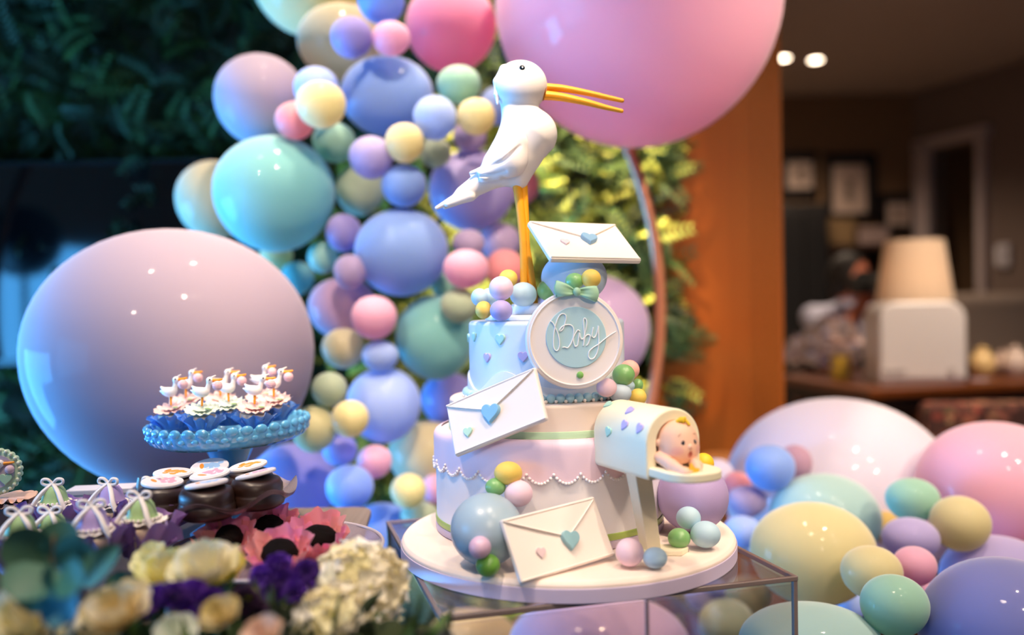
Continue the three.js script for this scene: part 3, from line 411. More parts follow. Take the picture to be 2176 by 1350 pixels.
// ------------------------------------------------------------------ round name plaque
{ const d = 1.0, s = d / F, g = thing('name_plaque', 'round white plaque with a blue centre and the piped word Baby', 'plaque', P(1222, 722, d)); face(g, 0.1, -0.04);
  const R = 105 * s, white = fond('#f6ecea', 0.6), rot = [Math.PI / 2, 0, 0];
  mesh('disc', lathe([[0.0001, -0.012], [R - 0.003, -0.012], [R - 0.0008, -0.011], [R, -0.008], [R, -0.003], [R - 0.0008, -0.0006], [R - 0.003, 0], [0.0001, 0]], 96), white, g, null, rot);
  mesh('rim_piping', new THREE.TorusGeometry(R - 0.0046, 0.0011, 10, 96), fond('#fbf4f2'), g, V(0, 0, 0.0003));
  mesh('centre_disc', lathe([[0.0001, 0], [65 * s, 0], [65 * s, 0.001], [64 * s, 0.0018], [0.0001, 0.0018]], 80), fond('#b4d8e2', 0.6), g, V(2 * s, 5 * s, 0), rot).userData.label = 'blue centre disc';
  const L = (pts) => tube(pts.map(([x, y]) => V((x / 8.437 + 1140 - 1222) * s, -(y / 8.437 + 640 - 722) * s, 0.0024)), 0.00074, 0.00074, pts.length * 7, 8);
  const strokes = [
    [[250, 365], [285, 390], [330, 480], [375, 590], [402, 720], [398, 830], [365, 888], [328, 885], [300, 830], [295, 700], [305, 580], [330, 450], [370, 330], [420, 250], [470, 230], [515, 255], [525, 310], [510, 390], [490, 450], [465, 510], [425, 540], [405, 528], [430, 485], [490, 440], [560, 425], [620, 440], [655, 490], [660, 570], [645, 670], [600, 780], [545, 842], [500, 828], [462, 832]],
    [[768, 540], [740, 522], [700, 570], [660, 660], [660, 750], [690, 815], [725, 800], [745, 700], [765, 570], [772, 600], [782, 650], [808, 688], [840, 670], [870, 560], [895, 430], [890, 340], [860, 308], [840, 350], [846, 470], [852, 600], [845, 720], [838, 800]],
    [[848, 730], [870, 645], [920, 605], [955, 622], [950, 690], [920, 770], [895, 800]],
    [[1015, 480], [1000, 560], [992, 630], [1028, 660], [1065, 620], [1095, 520], [1110, 445], [1112, 560], [1115, 700], [1105, 840], [1070, 960], [1010, 1036], [950, 1035], [925, 980], [945, 900], [1010, 840], [1120, 770], [1230, 680], [1330, 610], [1425, 555]]];
  const lm = mesh('lettering', merge(strokes.map(L)), fond('#fdfaf8', 0.45), g); lm.userData.label = 'piped white word Baby';
  mesh('sugar_dot', new THREE.SphereGeometry(7.5 * s, 16, 12), fond('#7fb95c', 0.45), g, V(10 * s, -75 * s, 0.001)).scale.z = 0.7;
  // bow
  const bow = new THREE.Group(); bow.name = 'bow'; bow.userData.label = 'mint green bow'; bow.position.set(2 * s, 101 * s, 0.004); g.add(bow); const bm = fond('#a9d6b4', 0.5);
  const loop = (k) => grid(28, 12, (u, v) => { const a = u * 2 * Math.PI, hh = lerp(5, 20, Math.pow(v, 0.7)) * s, dp = lerp(4, 9, v) * s, x = k * (lerp(4, 44, v) + 3 * Math.cos(2 * a) * v) * s; return [x, Math.sin(a) * hh * (1 - 0.12 * v) + k * -4 * v * s + (k < 0 ? 3 * v * s : 0), Math.cos(a) * dp + 0.004 * Math.sin(v * 3) + (Math.abs(Math.sin(a)) < 0.5 ? -0.002 * (1 - v) : 0)]; }, true);
  const inner = (k) => grid(24, 4, (u, v) => { const a = u * 2 * Math.PI, q = 1 - v * 0.98; return [k * (lerp(44, 20, v)) * s, Math.sin(a) * 17.6 * s * q + k * -4 * s + (k < 0 ? 3 * s : 0), Math.cos(a) * 9 * s * q + 0.0006]; });
  for (const k of [-1, 1]) mesh('loop', merge([loop(k), inner(k)]), bm, bow);
  mesh('knot', new THREE.SphereGeometry(9 * s, 20, 14).scale(0.95, 1.05, 0.8), bm, bow, V(0, 0, 0.004));
}

// ------------------------------------------------------------------ stork topper (units: photo pixels at its distance, scaled at the end)
{ const d = 1.1, s = d / F, bx = 1118, by = 642, g = thing('stork_topper', 'white fondant stork with orange beak and legs standing on the cake', 'figurine', P(bx, by, d)); face(g);
  const K = (x, y, z = 0) => [x - bx, by - y, z], white = fond('#efe9e7', 0.6), org = fond('#f2a312', 0.55);
  const body = (p) => {
    let f = ell(p, K(1106, 183), [57, 54, 50]);
    f = smin(f, cap(p, K(1092, 232), K(1104, 262), 27, 33), 12);
    f = smin(f, cap(p, K(1113, 232), K(1118, 262), 25, 33), 12);
    f = smin(f, cap(p, K(1130, 286), K(1090, 350), 54, 40), 16);
    f = smin(f, cap(p, K(1100, 268), K(1058, 345), 28, 30), 26);
    f = smin(f, cap(p, K(1110, 345), K(1104, 386), 30, 17), 20);
    f = smin(f, cap(p, K(1060, 365), K(985, 412), 30, 17), 22);
    f = smin(f, cap(p, K(1000, 405, 5), K(928, 443, 5), 13, 4), 10);
    f = smin(f, cap(p, K(1000, 412, -6), K(945, 438, -8), 14, 6), 6);
    f = smin(f, cap(p, K(1000, 418, 10), K(952, 436, 12), 12, 6), 3);
    return f; };
  const bg = sdf(body, [-205, 190, -62], [75, 520, 62], 3.0), bm = mesh('body', bg.scale(s, s, s), white, g);
  const crest = (p) => { const c = [K(1098, 139, 6), K(1072, 150, 8), K(1058, 176, 9), K(1056, 204, 12), K(1057, 224, 14)], rd = [6, 10, 9.5, 6, 2.5]; let f = 1e9; for (let i = 0; i < 4; i++) f = smin(f, cap(p, c[i], c[i + 1], rd[i], rd[i + 1]), 4); return f; };
  mesh('crest', sdf(crest, [-85, 405, -20], [5, 515, 40], 1.6).scale(s, s, s), white, g);
  const smax = (a, b, k) => -smin(-a, -b, k);
  const wing = (p) => {
    const q = [p[0], p[1], 24 + (p[2] - 33) * 1.35];
    let f = smin(cap(q, K(1097, 308, 20), K(1084, 345, 22), 35, 34), cap(q, K(1084, 345, 22), K(1030, 377, 20), 34, 13), 16);
    f = smin(f, cap(p, K(1060, 356, 28), K(1002, 371, 18), 13, 4), 8);
    f = smin(f, cap(p, K(1060, 376, 28), K(1020, 388, 20), 12, 5), 6);
    const groove = (a, b, c) => Math.min(cap(p, a, b, 3.2, 4.2), cap(p, b, c, 4.2, 2.5));
    f = smax(f, -groove(K(1104, 322, 57), K(1070, 352, 55), K(1036, 364, 44)), 5);
    f = smax(f, -groove(K(1088, 300, 57), K(1062, 316, 52), K(1044, 322, 44)), 6);
    f = smax(f, -groove(K(1074, 374, 50), K(1045, 380, 41), K(1018, 379, 33)), 4);
    return f; };
  for (const m of [1, -1]) { const w = sdf(wing, [-125, 240, 2], [32, 375, 66], 2.0).scale(s, s, s); if (m < 0) { w.scale(1, 1, -1); const ix = w.index.array; for (let i = 0; i < ix.length; i += 3) { const t = ix[i]; ix[i] = ix[i + 1]; ix[i + 1] = t; } } mesh('wing', w, white, g); }
  const Q = (x, y, z = 0) => V(...K(x, y, z)).multiplyScalar(s);
  mesh('beak', tube([Q(1156, 185), Q(1195, 188), Q(1255, 199), Q(1290, 207), Q(1322, 214)], 8.5 * s, 4.6 * s, 40, 14), org, g).userData.label = 'upper half of the orange beak';
  mesh('beak', tube([Q(1152, 202), Q(1185, 205), Q(1240, 216), Q(1290, 229), Q(1321, 236)], 10.5 * s, 4.4 * s, 40, 14), org, g).userData.label = 'lower half of the orange beak';
  const col = lathe([[0.001, 0], [19 * s, 0], [20 * s, 3 * s], [17 * s, 9 * s], [0.001, 11 * s]], 28); mesh('beak_base', col, fond('#a8651a', 0.6), g, Q(1150, 195), [0, 0, -Math.PI / 2 - 0.18]).userData.label = 'brown ring at the root of the beak';
  const eye = mesh('eye', new THREE.SphereGeometry(6 * s, 18, 14), M(0x0a0d12, 0.15, { clearcoat: 1 }), g, Q(1109, 157, 44)); eye.scale.z = 0.6;
  mesh('eye_glint', new THREE.SphereGeometry(1.7 * s, 10, 8), M(0xf4f4ff, 0.3), eye, Q(bx + 0.8, by, 5.4));
  mesh('leg', tube([Q(1099, 396, 5), Q(1106, 450, 6), Q(1112, 520, 6), Q(1113, 570, 6), Q(1113, 642, 6)], 10 * s, 7.5 * s, 40, 14), org, g);
  mesh('leg', tube([Q(1111, 396, -4), Q(1114, 450, -3), Q(1117, 520, 1), Q(1126, 575, 2), Q(1136, 642, 2)], 10.5 * s, 8 * s, 40, 14), org, g);
}

// ------------------------------------------------------------------ mailbox and baby
{ const phi = 26 * RAD, Wd = 0.0665, L = 0.105, Hb = 0.0702, ar = Wd / 2, fl = P(1377, 1020, 0.90), cr = Math.cos(phi), sr = Math.sin(phi);
  const toW = (x, y, z) => V(x * cr + z * sr, y, -x * sr + z * cr), base = fl.clone().sub(toW(-Wd / 2, 0, L / 2));
  const g = thing('fondant_mailbox', 'pale yellow fondant mailbox on a post with its round-ended flap open', 'mailbox', base); g.rotation.y = phi;
  const yel = fond('#f7eed0', 0.6);
  const arch = (r0, inset) => { const s = new THREE.Shape(), w = ar - inset, y0 = inset, yc = Hb - ar; s.moveTo(-w, y0 + 0.004); s.quadraticCurveTo(-w, y0, -w + 0.004, y0); s.lineTo(w - 0.004, y0); s.quadraticCurveTo(w, y0, w, y0 + 0.004); s.lineTo(w, yc); s.absarc(0, yc, w, 0, Math.PI, false); s.lineTo(-w, y0 + 0.004); return s; };
  const outer = arch(0, 0.001); outer.holes.push(arch(0, 0.0095));
  mesh('shell', new THREE.ExtrudeGeometry(outer, { depth: L - 0.006, bevelEnabled: true, bevelThickness: 0.003, bevelSize: 0.0025, bevelSegments: 4, curveSegments: 32 }), yel, g, V(0, 0, -L / 2 + 0.003));
  mesh('back_panel', new THREE.ExtrudeGeometry(arch(0, 0.004), { depth: 0.006, bevelEnabled: true, bevelThickness: 0.001, bevelSize: 0.001, bevelSegments: 2, curveSegments: 24 }), yel, g, V(0, 0, -L / 2 + 0.003));
  const fs = new THREE.Shape(), fw = ar - 0.003, fL = 0.053; fs.moveTo(-fw, -0.01); fs.lineTo(fw, -0.01); fs.lineTo(fw, fL - 0.028); fs.bezierCurveTo(fw, fL - 0.008, fw * 0.55, fL, 0, fL); fs.bezierCurveTo(-fw * 0.55, fL, -fw, fL - 0.008, -fw, fL - 0.028); fs.closePath();
  const flap = mesh('flap', new THREE.ExtrudeGeometry(fs, { depth: 0.0055, bevelEnabled: true, bevelThickness: 0.002, bevelSize: 0.002, bevelSegments: 4, curveSegments: 20 }), yel, g, V(0, 0.0105, L / 2), [Math.PI / 2, 0, 0]);
  const hg = heart(0.0105, 0.002), hm = { v: fond('#c2b4ea'), m: fond('#b4e2d2') };
  const inv = new THREE.Matrix4(); g.updateMatrixWorld(); inv.copy(g.matrixWorld).invert();
  for (const [px, py, c] of [[1338, 873, 'v'], [1327, 904, 'v'], [1359, 911, 'v'], [1293, 918, 'm'], [1292, 860, 'm']]) {
    const o = V(0, EYE, 0).applyMatrix4(inv), dd = P(px, py, 1).applyMatrix4(inv).sub(o), yc = Hb - ar, R = ar + 0.0016;
    const A = dd.x ** 2 + dd.y ** 2, B = 2 * (dd.x * o.x + dd.y * (o.y - yc)), C = o.x ** 2 + (o.y - yc) ** 2 - R * R, D = B * B - 4 * A * C; let t = (-B - Math.sqrt(Math.max(D, 0))) / (2 * A), q = o.clone().addScaledVector(dd, t);
    let a = Math.atan2(q.y - yc, q.x);
    if (q.y < yc) { t = (-R - o.x) / dd.x; q = o.clone().addScaledVector(dd, t); a = Math.PI; }
    const m = mesh('heart', hg, hm[c], g); const n = V(Math.cos(a), Math.sin(a), 0), zt = V(0, 0, -1).multiplyScalar(-1), up = n.clone().cross(zt).multiplyScalar(-1); if (up.y < 0) up.negate(); const rt = up.clone().cross(n);
    m.quaternion.setFromRotationMatrix(new THREE.Matrix4().makeBasis(rt, up, n)); m.position.copy(q).addScaledVector(n, -0.0006); m.rotateZ(-0.25);
  }
  const A = P(1356, 1004, 0.95).applyMatrix4(inv), B = P(1383, 1163, 0.985).applyMatrix4(inv); A.y = 0.001; B.y = boardTop - base.y + 0.004;
  const post = box(0.019, 1, 0.017, 0.0015); { const p = post.attributes.position; for (let i = 0; i < p.count; i++) { const t = 0.5 - p.getY(i), k = lerp(1.15, 0.95, t); p.setXYZ(i, lerp(A.x, B.x, t) + p.getX(i) * k, lerp(A.y, B.y, t), lerp(A.z, B.z, t) + p.getZ(i) * k); } post.computeVertexNormals(); }
  mesh('post', post, yel, g);
  const ft = new THREE.Shape(); ft.moveTo(-0.012, -0.012); ft.lineTo(0.03, -0.015); ft.quadraticCurveTo(0.041, -0.013, 0.041, -0.004); ft.lineTo(0.032, 0.011); ft.lineTo(-0.012, 0.012); ft.closePath();
  mesh('foot', new THREE.ExtrudeGeometry(ft, { depth: 0.004, bevelEnabled: true, bevelThickness: 0.001, bevelSize: 0.0015, bevelSegments: 2 }), yel, g, V(B.x, boardTop - base.y + 0.0052, B.z), [Math.PI / 2, 0, 0.5]);

  // baby: local axes of the mailbox, origin at the head
  const hc = P(1438, 937, 0.915), b = thing('baby_figurine', 'pink fondant baby with one yellow curl leaning out of the mailbox', 'figurine', hc); b.rotation.y = phi; b.updateMatrixWorld();
  const bi = b.matrixWorld.clone().invert(), T = (x, y, d) => P(x, y, d).applyMatrix4(bi).multiplyScalar(1000).toArray();
  const sh1 = T(1402, 972, 0.905), el1 = T(1428, 990, 0.887), ha1 = T(1458, 1006, 0.868), sh2 = T(1468, 975, 0.915), el2 = T(1480, 990, 0.892), ha2 = T(1485, 1006, 0.878);
  const fing = (h, s) => { const o = []; for (let i = 0; i < 4; i++) o.push([[h[0] + s * (i - 1.5) * 1.6, h[1] - 0.5, h[2] + 1], [h[0] + s * (i - 1.5) * 2.0 + s * 1.0, h[1] - 2.2, h[2] + 5.5 - Math.abs(i - 1.5)], 1.25, 0.95]); o.push([[h[0] + s * 3, h[1] + 1, h[2] - 1], [h[0] + s * 6, h[1] + 1.6, h[2] + 2.5], 1.3, 0.9]); return o; };
  const fingers = [...fing(ha1, 1), ...fing(ha2, -1)];
  const skin = (p) => {
    let f = ell(p, [0, 0, 0], [22.4, 21.8, 21]);
    f = smin(f, ell(p, [0, -9, 4], [20.5, 14.5, 18.5]), 8);
    f = smin(f, ell(p, [0, -3.5, 22.6], [2.9, 2.7, 2.6]), 1.2);                       // nose
    f = smin(f, ell(p, [-22.6, -0.5, -1], [3.2, 4, 2.6]), 1.5); f = smin(f, ell(p, [22.6, -0.5, -1], [3.2, 4, 2.6]), 1.5);   // ears
    f = Math.max(f, -ell(p, [0, -11, 22.2], [1.5, 2.4, 2.4]));                        // open mouth
    let t = cap(p, [0, -24, -8], [0, -22, -32], 13, 15);
    t = smin(t, cap(p, sh1, el1, 6.4, 6), 6); t = smin(t, cap(p, el1, ha1, 6, 4.6), 4); t = smin(t, ell(p, ha1, [5.2, 3.6, 4.6]), 3);
    t = smin(t, cap(p, sh2, el2, 6, 5.6), 6); t = smin(t, cap(p, el2, ha2, 5.4, 4.2), 4); t = smin(t, ell(p, ha2, [4.6, 3.4, 4.4]), 3);
    for (const [a, c, r0, r1] of fingers) t = smin(t, cap(p, a, c, r0, r1), 0.8);
    return smin(f, t, 1.5); };
  const zmax = Math.max(ha1[2], ha2[2]) + 9;
  const sg = sdf(skin, [-30, -48, -46], [34, 24, zmax], 0.85);
  { const p = sg.attributes.position, c = new Float32Array(p.count * 3), base1 = new THREE.Color('#f2c2a8'), pk = new THREE.Color('#eaa6a4'), lip = new THREE.Color('#cf7d6c'), o = new THREE.Color();
    for (let i = 0; i < p.count; i++) { const x = p.getX(i), y = p.getY(i), z = p.getZ(i); const blush = z > 2 ? Math.max(0, 1 - Math.hypot((Math.abs(x) - 13) / 6, (y + 7) / 5)) : 0, m = Math.hypot(x / 2.8, (y + 11) / 3.6) < 1 && z > 15 ? 1 : 0; o.copy(base1).lerp(pk, blush > 0.1 ? 0.35 + 0.25 * blush : 0); if (m) o.copy(lip); c.set([o.r, o.g, o.b], i * 3); }
    sg.setAttribute('color', new THREE.BufferAttribute(c, 3)); }
  sg.scale(0.001, 0.001, 0.001);
  mesh('body', sg, M(0xffffff, 0.55, { vertexColors: true, sheen: 0.2, sheenColor: new THREE.Color('#ffd8c8') }), b);
  for (const k of [-1, 1]) { const e = mesh('eye', new THREE.SphereGeometry(0.0026, 14, 10), M(0x140c16, 0.2, { clearcoat: 0.8 }), b, V(k * 0.0072 + 0.0002, 0.0006, 0.0202)); e.scale.set(0.9, 1.1, 0.6); mesh('eye_glint', new THREE.SphereGeometry(0.0006, 8, 6), M(0xf0ecff, 0.4), e, V(0.0005, 0.0007, 0.002));
    mesh('eyebrow', tube([V(-0.002, -0.0004, 0), V(0, 0.0003, 0.0004), V(0.002, 0.0006, 0)], 0.00035, 0.0003, 8, 6), M('#b98a70', 0.7), b, V(k * 0.0095, 0.0088, 0.0176), [0, k * 0.35, k * -0.5]); }
  const hr = fond('#f2c61e', 0.5); mesh('hair_curl', merge([tube([V(-0.004, 0, 0), V(-0.001, 0.003, 0.002), V(0.003, 0.001, 0.004), V(0.005, -0.003, 0.007)], 0.0024, 0.0014, 16, 8), tube([V(-0.003, 0.001, 0.002), V(0.001, 0.0035, 0.004), V(0.004, 0.003, 0.001), V(0.002, 0.0005, -0.002)], 0.002, 0.0012, 16, 8), moved(new THREE.SphereGeometry(0.003, 12, 8), 0, 0.001, 0.003)]), hr, b, V(0.0015, 0.0212, 0.006));
  const st = new THREE.Shape(); for (let i = 0; i < 10; i++) { const a = i / 10 * 2 * Math.PI + Math.PI / 2, r = i % 2 ? 0.004 : 0.0085; i ? st.lineTo(Math.cos(a) * r, Math.sin(a) * r) : st.moveTo(Math.cos(a) * r, Math.sin(a) * r); } st.closePath();
  const star = tag(mesh('sugar_star', new THREE.ExtrudeGeometry(st, { depth: 0.002, bevelEnabled: true, bevelThickness: 0.0008, bevelSize: 0.0008, bevelSegments: 2 }), fond('#f0a81c'), scene, P(1472, 1004, 0.872)), 'small orange star under the hands of the baby figurine', 'star'); star.rotation.set(-0.7, phi, 0.2);
}

// ------------------------------------------------------------------ sweet table
const TT = 0.85;
{ const s = new THREE.Shape(), x1 = -0.215, z0 = -1.30, r = 0.03; s.moveTo(-1.5, -z0); s.lineTo(x1 - r, -z0); s.quadraticCurveTo(x1, -z0, x1 + 0.002, -z0 - r); s.lineTo(-0.13, 0.3); s.lineTo(-1.5, 0.3); s.closePath();
  const g = thing('sweet_table', 'grey-brown wooden table holding the cake stands and sweets', 'table', V(0, 0, 0)), wt = woodTex('#6d625c', '#4c433e', '#857a72'); wt.repeat.set(2, 2);
  const wm = M(0xffffff, 0.5, { map: wt });
  for (let i = 0; i < 3; i++) mesh('board', new THREE.ExtrudeGeometry(s, { depth: 0.006, bevelEnabled: true, bevelThickness: 0.0015, bevelSize: 0.0015, bevelSegments: 2 }), wm, g, V(-0.004 * i, TT - 0.0077 - i * 0.0092, 0), [-Math.PI / 2, 0, 0]);
  for (const [x, z] of [[-0.3, -1.2], [-1.4, -1.2], [-0.3, -0.4], [-1.4, -0.4]]) mesh('leg', box(0.05, TT - 0.026, 0.05, 0.004), wm, g, V(x, (TT - 0.026) / 2, z)); }

const blueGlass = M('#5aa6d2', 0.12, { clearcoat: 0.8, clearcoatRoughness: 0.04, ior: 1.5 });
const STAND = P(487, 906, 1.15);
{ const g = thing('blue_cake_stand', 'glossy blue glass cake stand with beaded scalloped rim under the duck-topped sweets', 'cake stand', V(STAND.x, TT, STAND.z)), h = STAND.y - TT, R = 0.1045, N = 36;
  mesh('foot', lathe([[0.001, 0.002], [0.05, 0], [0.052, 0.006], [0.03, 0.02], [0.016, 0.05], [0.017, h * 0.6], [0.03, h - 0.03], [0.045, h - 0.018]], 48), blueGlass, g);
  const tilt = new THREE.Group(); tilt.name = 'plate'; tilt.position.set(0, h, 0); tilt.rotation.z = 0.035; g.add(tilt);
  const prof = [[0.001, -0.014], [0.045, -0.016], [0.085, -0.020], [0.097, -0.014], [0.1015, -0.006], [0.103, 0.003], [0.100, 0.0045], [0.097, 0.001], [0.094, -0.008], [0.084, -0.012], [0.001, -0.009]];
  mesh('dish', grid(N * 6, prof.length - 1, (u, v) => { const [r, y] = prof[Math.round(v * (prof.length - 1))], a = u * 2 * Math.PI, k = clamp((r - 0.09) / 0.013, 0, 1), w = Math.abs(Math.cos(a * N / 2)); return [Math.sin(a) * (r + k * 0.003 * (w - 0.5)), y + (y > -0.005 ? 0.0045 * w * k : 0), Math.cos(a) * (r + k * 0.003 * (w - 0.5))]; }, true), blueGlass, tilt);
  const b1 = [], b2 = []; for (let i = 0; i < N; i++) { const a = (i + 0.0) / N * 2 * Math.PI; b1.push(moved(new THREE.SphereGeometry(0.0058, 14, 10).scale(1.35, 1, 0.7).rotateY(a), Math.sin(a) * 0.1015, 0.0045, Math.cos(a) * 0.1015)); const c = (i + 0.5) / N * 2 * Math.PI; b2.push(moved(new THREE.SphereGeometry(0.0036, 12, 8).scale(1.3, 0.9, 0.6).rotateY(c), Math.sin(c) * 0.1015, -0.0055, Math.cos(c) * 0.1015)); }
  for (let i = 0; i < N; i++) mesh('rim_bead', b1[i], blueGlass, tilt); for (let i = 0; i < N; i++) mesh('rim_bead', b2[i], blueGlass, tilt); }

// ruffled paper petals
function petal(r0, r1, h, ang, ruf, sd, pow = 1.6, drop = 0.35, nu = 14, nv = 8) {
  return grid(nu, nv, (u, v) => { const q = u * 2 - 1, a = q * ang, r = lerp(r0, r1, Math.pow(v, pow)) + ruf * v * v * Math.sin(q * 6.3 + sd) + ruf * 0.5 * v * Math.sin(q * 13 + sd * 2.3), y = h * (v - drop * v * Math.abs(q) ** 2.2) + ruf * 0.6 * v * Math.sin(q * 8 + sd * 1.7); return [Math.sin(a) * r, y, Math.cos(a) * r]; });
}
const paper = (c) => M(c, 0.75, { transmission: 0.3, side: THREE.DoubleSide });
function wrapper(par, n, mats, r0, r1, h, ang, ruf, drop) { for (let i = 0; i < n; i++) { const p = mesh('paper_petal', petal(r0, r1 * rr(0.92, 1.08), h * rr(0.88, 1.12), ang, ruf, rr(0, 6), 1.5, drop), mats[i % mats.length], par); p.rotation.y = i / n * 2 * Math.PI + rr(-0.1, 0.1); } mesh('cup_base', lathe([[0.001, 0], [r0, 0], [r0 * 1.15, h * 0.35]], 20), mats[0], par); }
// duck-topped sweets
{ const blues = [paper('#5e92dc'), paper('#7b9fd8'), paper('#4f86d6')], wh = M('#f4efe9', 0.55), org = M('#f29a18', 0.5), pk = M('#efc3c8', 0.6), gr = fond('#8fb27a');
  const duckParts = (par) => {
    const k = new THREE.Group(); k.name = 'stork'; par.add(k);
    const body = sdf((p) => { let f = ell(p, [0, 0, 0], [9.5, 6.5, 6]); f = smin(f, cap(p, [-6, 2, 0], [-12, 7, 0], 4, 1.4), 4); f = smin(f, cap(p, [7, 3, 0], [9, 13, 0], 3.2, 2.6), 3); f = smin(f, ell(p, [10, 16, 0], [4.6, 4.2, 4]), 2); f = smin(f, cap(p, [-9, 0, 0], [-14, 2, 0], 2.2, 0.9), 2); f = smin(f, cap(p, [13, 20, 0], [17, 22, 0], 1.2, 0.7), 1); return f; }, [-17, -8, -8], [19, 24, 8], 0.9).scale(0.001, 0.001, 0.001);
    mesh('body', body, wh, k);
    mesh('beak', tube([V(0.0135, 0.0158, 0), V(0.02, 0.0165, 0), V(0.0250, 0.0176, 0)], 0.0023, 0.0013, 12, 8), org, k); mesh('eye', new THREE.SphereGeometry(0.0011, 8, 6), M(0x12261c, 0.3), k, V(0.011, 0.0168, 0.0037));
    mesh('leg', tube([V(0.001, -0.0055, 0.001), V(0.0016, -0.016, 0.002)], 0.0019, 0.0015, 4, 8), org, k); const ball = mesh('bundle', new THREE.SphereGeometry(0.0062, 20, 14), pk, k, V(0.0205, 0.0095, 0.002)); const lines = []; for (let i = -2; i <= 2; i++) lines.push(new THREE.TorusGeometry(Math.sqrt(0.0063 ** 2 - (i * 0.0021) ** 2), 0.0003, 5, 20).rotateX(Math.PI / 2).translate(0, i * 0.0021, 0)); mesh('weave', merge(lines), pk, ball);
    return k; };
  const make = (c) => { const g = new THREE.Group(); wrapper(g, 7, blues, 0.016, 0.031, 0.019, 0.62, 0.004, 0.25); mesh('sweet', lathe([[0.001, 0.002], [0.015, 0.002], [0.019, 0.012], [0.019, 0.018], [0.001, 0.021]], 28), M('#e6cdb0', 0.6), g);
    const fm = fond(c), fl = mesh('sugar_flower', grid(64, 6, (u, v) => { const a = u * 2 * Math.PI, r = v * (0.0215 + 0.0022 * Math.sin(a * 14)); return [Math.sin(a) * r, 0.0235 + 0.004 * v + 0.0016 * v * Math.sin(a * 14 + 1) + 0.0012 * Math.sin(v * 14), Math.cos(a) * r]; }, true), fm, g); fm.side = THREE.DoubleSide; fl.rotation.x = 0.28; fl.position.z = -0.006;
    mesh('petal_ring', grid(48, 4, (u, v) => { const a = u * 2 * Math.PI, r = v * (0.012 + 0.0014 * Math.sin(a * 10)); return [Math.sin(a) * r, 0.027 + 0.0025 * v + 0.001 * Math.sin(a * 10), Math.cos(a) * r]; }, true), fm, fl); mesh('sugar_leaf', new THREE.SphereGeometry(0.0026, 10, 8).scale(1.6, 0.4, 0.8), gr, fl, V(0.009, 0.031, 0.007));
    const st = duckParts(g); st.position.set(-0.003, 0.047, 0); return g; };
  const protoP = make('#f3d0cb'), protoM = make('#e4efe0');
  const S = [[369, 866, 1.135, 0, 'front left sweet on the blue stand, pink flower under its stork'], [398, 848, 1.19, 0, 'sweet behind the front left one on the blue stand, its stork mostly hidden'], [430, 868, 1.10, 1, 'front sweet with mint-white flower and stork, left of centre on the blue stand'], [468, 846, 1.20, 0, 'back centre sweet on the blue stand with its stork facing right'], [490, 858, 1.14, 1, 'middle sweet with white-mint flower on the blue stand'], [540, 864, 1.105, 0, 'front right sweet on the blue stand, pink flower under its stork'], [562, 838, 1.20, 0, 'highest and rearmost stork sweet at the right of the blue stand'], [583, 848, 1.145, 0, 'rightmost sweet on the blue stand in a glossy wrapper']];
  S.forEach(([x, y, d, m, label]) => { const g = (m ? protoM : protoP).clone(); g.name = numbered('stork_sweet'); tag(g, label, 'sweet', 'stork-topped sweets on the blue stand'); scene.add(g); const q = P(x, y, d); g.position.set(q.x, STAND.y - 0.009 + (q.x - STAND.x) * 0.035, q.z); const dx = q.y - (g.position.y + 0.027); g.position.y += clamp(dx, -0.002, 0.02); g.rotation.y = rr(-0.25, 0.15); g.rotation.z = rr(-0.08, 0.08); });
}
